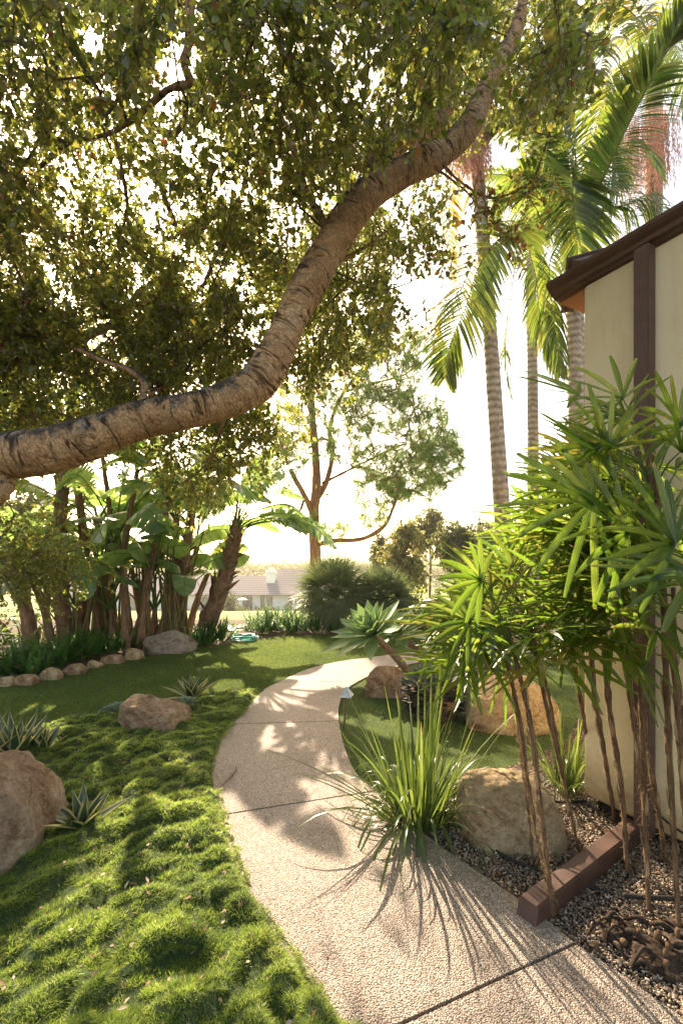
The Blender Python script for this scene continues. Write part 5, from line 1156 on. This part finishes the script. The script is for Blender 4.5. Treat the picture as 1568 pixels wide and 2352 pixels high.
# ------------------------------------------------------------------ pine
pine = thing('pine_tree', G(722, 1387), 'pine with orange-brown forked trunk and airy grey-green crown in the distance', 'tree')
PY = 15.5
def pbr(b, pts, w0, w1, n=30, dy=0.):
    c = spline([P(x, y, PY+d) for x, y, d in pts], n); b.tube(c, np.linspace(w0, w1, n)*PY/F/2, 12, disp=lambda V, N, uv: .05*(fbm(V, 4, 3, 3)-.5)); return c
b = Buf()
pine.location = P(722, 1275, PY)*[1, 1, 0]
sk = [pbr(b, [(722, 1382, 0), (724, 1280, 0), (721, 1180, 0), (727, 1110, 0), (724, 1040, .1), (716, 930, .2), (722, 820, .2), (760, 730, .2)], 30, 9, 50),
      pbr(b, [(722, 1190, 0), (700, 1140, -.3), (672, 1090, -.5), (655, 1050, -.7), (640, 1000, -.8)], 15, 5),
      pbr(b, [(724, 1150, 0), (748, 1110, .3), (762, 1050, .5), (758, 980, .7), (790, 900, .8), (850, 830, .9), (900, 780, 1)], 15, 5),
      pbr(b, [(730, 1250, 0), (770, 1242, -.2), (830, 1238, -.4), (880, 1210, -.6), (905, 1160, -.6), (915, 1120, -.6)], 13, 5),
      pbr(b, [(740, 1110, .2), (800, 1080, .4), (860, 1050, .5), (930, 1020, .3), (990, 1030, .2)], 8, 3),
      pbr(b, [(700, 1140, -.3), (690, 1170, -.6), (675, 1185, -.8)], 6, 3),
      pbr(b, [(718, 960, .2), (690, 900, 0), (650, 870, -.3)], 6, 3),
      pbr(b, [(790, 900, .8), (860, 880, .6), (930, 860, .3), (960, 830, .2)], 7, 3)]
skp = np.concatenate([s[5:] if k == 0 else s[3:] for k, s in enumerate(sk)])
blobs_ = [(900, 860, 60, 60, 60), (950, 800, 30, 45, 26), (870, 940, 70, 50, 60), (960, 960, 60, 60, 60), (1010, 1060, 50, 50, 60), (930, 1080, 80, 50, 70), (870, 1130, 60, 40, 36), (960, 1120, 60, 30, 30), (800, 1000, 50, 60, 36), (700, 1000, 60, 60, 44),
          (650, 1060, 30, 60, 26), (780, 870, 70, 70, 60), (680, 880, 60, 60, 40), (990, 1000, 40, 60, 30), (860, 1195, 30, 20, 10), (770, 1215, 40, 15, 8), (700, 1190, 30, 15, 8), (1040, 1020, 22, 30, 14), (830, 780, 60, 50, 40), (880, 1060, 60, 40, 30)]
tf = []
for (x, y, a, c_, n) in blobs_:
    m_ = int(n*(4.8 if x < 860 else 3.7)*Q); ang = R.uniform(0, 6.28, m_); rr = np.sqrt(R.random(m_))*1.15
    tf.append(np.array([P(x+a*r*math.cos(t_), y+c_*r*math.sin(t_), PY+R.normal()*.9) for r, t_ in zip(rr, ang)]))
tf = np.concatenate(tf)
pn = grow(b, skp, None, tf[::5], rmin=.008, rscale=.009, rpow=.4, step=.35, wob=.15); b.build('trunk', pinebark, pine)
bb = nearest_dir(tf, pn); d = unit(tf-bb+UP*.3+rnd(len(tf), .3)); b = Buf(); nn_ = 38
b.strips(tf-d*.2, d, rnd(len(tf)), .22, .02, 0, (1, 1, .8), 0, 1)
dd = unit(np.repeat(d, nn_, 0)+unit(rnd(len(tf)*nn_))*.95); base = np.repeat(tf-d*.05, nn_, 0)+np.repeat(d, nn_, 0)*R.uniform(-.12, .1, (len(tf)*nn_, 1))
b.strips(base, dd, rnd(len(dd)), R.uniform(.16, .32, len(dd)), .011, .1, (1, .1)); b.build('crown', [pine_m, pinebark], pine)

# ------------------------------------------------------------------ background trees, house, hills
def bg_tree(px, pyt, pyb, wpx, Y, label, mats, n=900, seed=0, group=None, name='tree', ls=.14, squash=1.):
    g = float(terr(np.array([0.]), np.array([Y]))[0]); base = np.array([(px-CX)/F*Y, Y, g]); top = EYE+(HZ-pyt)/F*Y; bot = EYE+(HZ-pyb)/F*Y
    t = thing(name, base, label, 'tree', group); cz = (top+bot)/2; hz = (top-bot)/2; w = wpx/F*Y/2
    k = int(n*Q); cl = unit(rnd(11))*R.uniform(.3, .7, (11, 1)); pts = []
    u = cl[R.integers(0, 11, k)]+unit(rnd(k))*(R.random((k, 1))**.4)*.42
    pts = np.array([base[0], Y, cz])+u*[w, w*.9, hz]*1.0
    b = Buf(); c = spline([base-UP*.1, (base[0]+.1, Y, bot), (base[0], Y, cz)], 12); b.tube(c, np.linspace(.16, .06, 12)*w/2.2, 8)
    nd = grow(b, c[4:], None, pts[::12], rmin=.015, rscale=.012, step=.6, wob=.2); b.build('trunk', twig_m, t)
    b = Buf(); leaf_twigs(b, pts, unit(rnd(k)), np.full(k, ls*3), 14, ls, ls*.7, [(0, 0, 1)], None, .2); b.build('crown', mats, t)
bg_tree(1040, 1178, 1330, 130, 26, 'dark rounded tree behind the fan palms, right of the pine', [far_leaf], 900, name='dark_tree', ls=.15)
bg_tree(930, 1200, 1350, 120, 24, 'yellow-tinged tree between the pine and the dark rounded tree', [autumn_leaf], 700, name='autumn_tree', ls=.14)
bg_tree(1130, 1185, 1340, 120, 30, 'dark tree behind the thickest palm trunk', [far_leaf], 700, name='dark_tree', ls=.16)
bg_tree(985, 1160, 1300, 90, 32, 'pale leafy tree rising behind the dark rounded tree', [autumn_leaf], 600, name='autumn_tree', ls=.16)
bg_tree(875, 1215, 1340, 50, 34, 'narrow conifer right of the pine trunk base', [far_leaf], 500, name='conifer', ls=.13)
bg_tree(1230, 1190, 1360, 130, 28, 'dark tree seen through the lady palm leaves', [far_leaf], 700, name='dark_tree', ls=.16)
bg_tree(60, 1120, 1330, 260, 20, 'leafy tree behind the left part of the stand', [far_leaf], 1100, name='broadleaf_tree', ls=.15)
bg_tree(-80, 1180, 1400, 200, 16, 'leafy tree at the left edge behind the stand', [far_leaf], 700, name='broadleaf_tree', ls=.13)
# dark shrubs right behind the fan palms
for (px, py, w, h, lb) in [(990, 1450, 110, 100, 'dark shrub behind the second soft agave'), (1080, 1440, 110, 90, 'dark shrub behind the lady palm tips'), (930, 1438, 70, 90, 'shrub at the foot of the smaller fan palm'), (1180, 1450, 130, 110, 'dark shrub behind the palm trunks')]:
    c = G(px, py); c[1] += .5; k = int(260*Q); b = Buf(); u = unit(rnd(k))*(R.random((k, 1))**.4); u[:, 2] = np.abs(u[:, 2]); q = c+u*[w/F*c[1]/2, .5, h/F*c[1]]
    leaf_twigs(b, q, unit(rnd(k)+UP*.5), np.full(k, .2), 14, .05, .03, [(0, 0, 1)], None, .2); tag(b.build('dark_shrub', oak_leaf, loc=c), lb, 'shrub', 'dark shrubs behind the agaves')
# far house
HY = 80.; hz0 = float(terr(np.array([0.]), np.array([HY]))[0])
fh = thing('ranch_house', ((600-CX)/F*HY, HY, hz0), 'long low white house with grey-brown tiled roof far across the lawn', 'house')
def X_(px, Y=HY): return (px-CX)/F*Y
def Z_(py, Y=HY): return EYE+(HZ-py)/F*Y
b = Buf(); b.box((X_(150), HY, hz0-.3), (X_(760), HY+9, Z_(1368))); b.build('wall', white_m, fh, smooth=False)
def gable(name, x0, x1, ye, yr, ze, zr, y2=None, th=.18, m=rooft_m):
    b = Buf(); V = [(x0, ye, ze), (x1, ye, ze), (x1, yr, zr), (x0, yr, zr), (x0, 2*yr-ye, ze), (x1, 2*yr-ye, ze)]; V = V+[(a, c, d-th) for a, c, d in V]
    b.add(V, [[0, 1, 2, 3], [3, 2, 5, 4], [7, 6, 9, 8], [8, 9, 10, 11], [0, 6, 7, 1], [4, 5, 11, 10]]); b.add(V, [[0, 3, 9, 6], [1, 7, 8, 2], [3, 4, 10, 9], [2, 8, 11, 5]]); return b.build(name, m, fh, smooth=False)
gable('roof', X_(120), X_(690), HY-1.1, HY+4.5, Z_(1366, HY-1.1), Z_(1322, HY+4.5))
# cross wing with its valley and the hip towards us
b = Buf(); ze = Z_(1366, HY-1.2); zr = Z_(1308, HY+6)
xa, xb, xc, xr0, xr1 = X_(652), X_(664), X_(800), X_(716), X_(800)
V = [(xa-1.6, HY-1.25, ze), (xb, HY-1.3, ze+.02), (xc, HY-1.3, ze), (X_(622), HY+6, zr), (X_(702), HY+6, zr), (X_(800), HY+6, zr)]
b.add(V, [[0, 1, 4, 3], [1, 2, 5, 4]]); b.add([(v[0], v[1], v[2]-.2) for v in V]+V, [[1, 0, 3, 4], [2, 1, 4, 5], [6, 0, 1, 7], [7, 1, 2, 8]]); b.build('wing_roof', rooft_m, fh, smooth=False)
b = Buf(); cy = HY+2.2; b.box((X_(612, cy), cy, Z_(1345, cy)), (X_(632, cy), cy+1.1, Z_(1318, cy))); b.box((X_(610, cy), cy-.1, Z_(1317.5, cy)), (X_(634, cy), cy+1.2, Z_(1312, cy))); b.box((X_(615, cy), cy+.1, Z_(1311.9, cy)), (X_(628, cy), cy+1, Z_(1303, cy))); ch = b.build('chimney', white_m, fh, smooth=False)
for (x0, x1) in [(512, 534), (559, 568), (570, 578), (600, 606), (613, 624), (664, 680), (686, 700), (410, 430), (450, 480), (210, 240), (300, 330)]:
    b = Buf(); b.box((X_(x0), HY-.06, hz0+.15), (X_(x1), HY-.02, Z_(1371))); wd = b.build('window', glass_m, fh, smooth=False)
    b = Buf(); zt = Z_(1369.5)
    for xa_ in (X_(x0)-.1, X_(x1)): b.box((xa_, HY-.14, hz0), (xa_+.1, HY-.061, zt))
    b.box((X_(x0)-.1, HY-.13, zt+.003), (X_(x1)+.1, HY-.061, zt+.1)); b.build('frame', brown_m, wd, smooth=False)
b = Buf()
for x0 in (582, 590): b.box((X_(x0), HY-.05, hz0+.3), (X_(x0+7), HY-.01, Z_(1371)))
b.build('curtain', white_m, fh, smooth=False)
b = Buf(); b.box((X_(674), HY-1.0, hz0), (X_(678), HY-.6, Z_(1367.5))); b.add([(X_(669), HY-.8, Z_(1368)), (X_(674), HY-.8, Z_(1380)), (X_(674), HY-.8, Z_(1368)), (X_(683), HY-.8, Z_(1368)), (X_(678), HY-.8, Z_(1380)), (X_(678), HY-.8, Z_(1368))], [[0, 1, 2], [3, 5, 4]]); b.build('porch_post', white_m, fh, smooth=False)
def tinybush(px, pyb, w, h, Y, lb, m, n=120):
    g = float(terr(np.array([0.]), np.array([Y]))[0]); c = np.array([X_(px, Y), Y, g]); k = n; u = unit(rnd(k))*(R.random((k, 1))**.4); u[:, 2] = np.abs(u[:, 2]); b = Buf()
    leaf_twigs(b, c+u*[w/F*Y/2, w/F*Y/2, h/F*Y], unit(rnd(k)), np.full(k, .3), 12, .16, .11, [(0, 0, 1)], None, .2); tag(b.build('shrub', m, loc=c), lb, 'shrub', 'shrubs before the far house')
tinybush(528, 1402, 36, 46, 62, 'tall light green shrub at the left of the far house front', far_leaf, 300)
tinybush(565, 1402, 24, 12, 78, 'clipped dark shrub before the far house windows', oak_leaf)
tinybush(545, 1402, 60, 10, 70, 'low hedge-like shrub under the far house windows', far_leaf, 200)
tinybush(610, 1402, 60, 8, 76, 'low pale shrub by the far house wall', far_leaf, 160)
tinybush(662, 1402, 18, 18, 77, 'shrub by the far house porch post', oak_leaf)
# patio umbrella, open, and a closed one
uY = 74.; ug = float(terr(np.array([0.]), np.array([uY]))[0]); t = thing('patio_umbrella', (X_(558, uY), uY, ug), 'open white patio umbrella before the far house', 'umbrella')
b = Buf(); tl = np.array(t.location); b.tube([tl, tl+UP*2.0], .04, 8); b.build('pole', pole_m, t); b = Buf(); b.tube([tl+UP*1.75, tl+UP*1.95, tl+UP*2.15], [1.0, .55, .03], 8); b.build('canopy', white_m, t)
t = thing('folded_umbrella', (X_(537, uY), uY, ug), 'folded dark patio umbrella left of the open white one', 'umbrella'); tl = np.array(t.location)
b = Buf(); b.tube([tl, tl+UP*.6], .04, 8); b.build('pole', pole_m, t); b = Buf(); b.tube([tl+UP*.5, tl+UP*.8, tl+UP*1.6, tl+UP*2.2], [.18, .25, .15, .03], 8); b.build('canopy', brown_m, t)
# wooded far slope
def woods(name, Y, x0, x1, pyt, n, label, m, rough_=6, ls=.8):
    g = float(terr(np.array([0.]), np.array([Y]))[0]); x = R.uniform(x0, x1, n); tz = np.array([EYE+(HZ-(pyt+rough_*(fbm(np.array([[a*.05, 0, Y]]), 1., 3, 3)[0]-.5)*2))/F*Y for a in x])
    k = 1-R.random(n)**2.2; q = np.c_[x, Y+R.normal(size=n)*Y*.03, g+(tz-g)*k]; b = Buf()
    leaf_twigs(b, q, unit(rnd(n)), np.full(n, ls*3), 8, ls, ls*.8, [(0, 0, 1)], None, .1); tag(b.build(name, m), label, 'woods', kind='stuff')
woods('far_woods', 170, -130, 70, 1304, int(5200*Q), 'hazy tree belt behind the far house', far_leaf, 9, .55)
woods('far_woods', 300, -260, 200, 1296, int(5000*Q), 'paler wooded ridge on the horizon', autumn_leaf, 7, 1.)
bY = 115.
for (px, pt, w, lb, m) in [(395, 1290, 60, 'round tree left of the far house chimney, in the haze', autumn_leaf), (500, 1300, 60, 'round olive tree behind the far roof left', far_leaf), (740, 1300, 60, 'tree behind the far house wing', far_leaf)]:
    bg_tree(px, pt, 1345, w, bY, lb, [m], 350, ls=.5, name='hill_tree')
# the air between
HAZE = .0006
b = Buf(); b.box((-700, -40, -14), (700, 620, 26)); hz_ = b.build('haze', [], smooth=False); hz_['kind'] = 'stuff'; hz_['label'] = 'warm pale haze in the air'; hz_['category'] = 'haze'
M = NT('haze_air'); M.t.nodes.remove(M.bs); v = M.n('VolumePrincipled'); v.inputs['Color'].default_value = (1, .94, .86, 1); v.inputs['Density'].default_value = HAZE; v.inputs['Anisotropy'].default_value = .5
M.l(v.outputs[0], M.out.inputs['Volume']); hz_.data.materials.append(M.m)
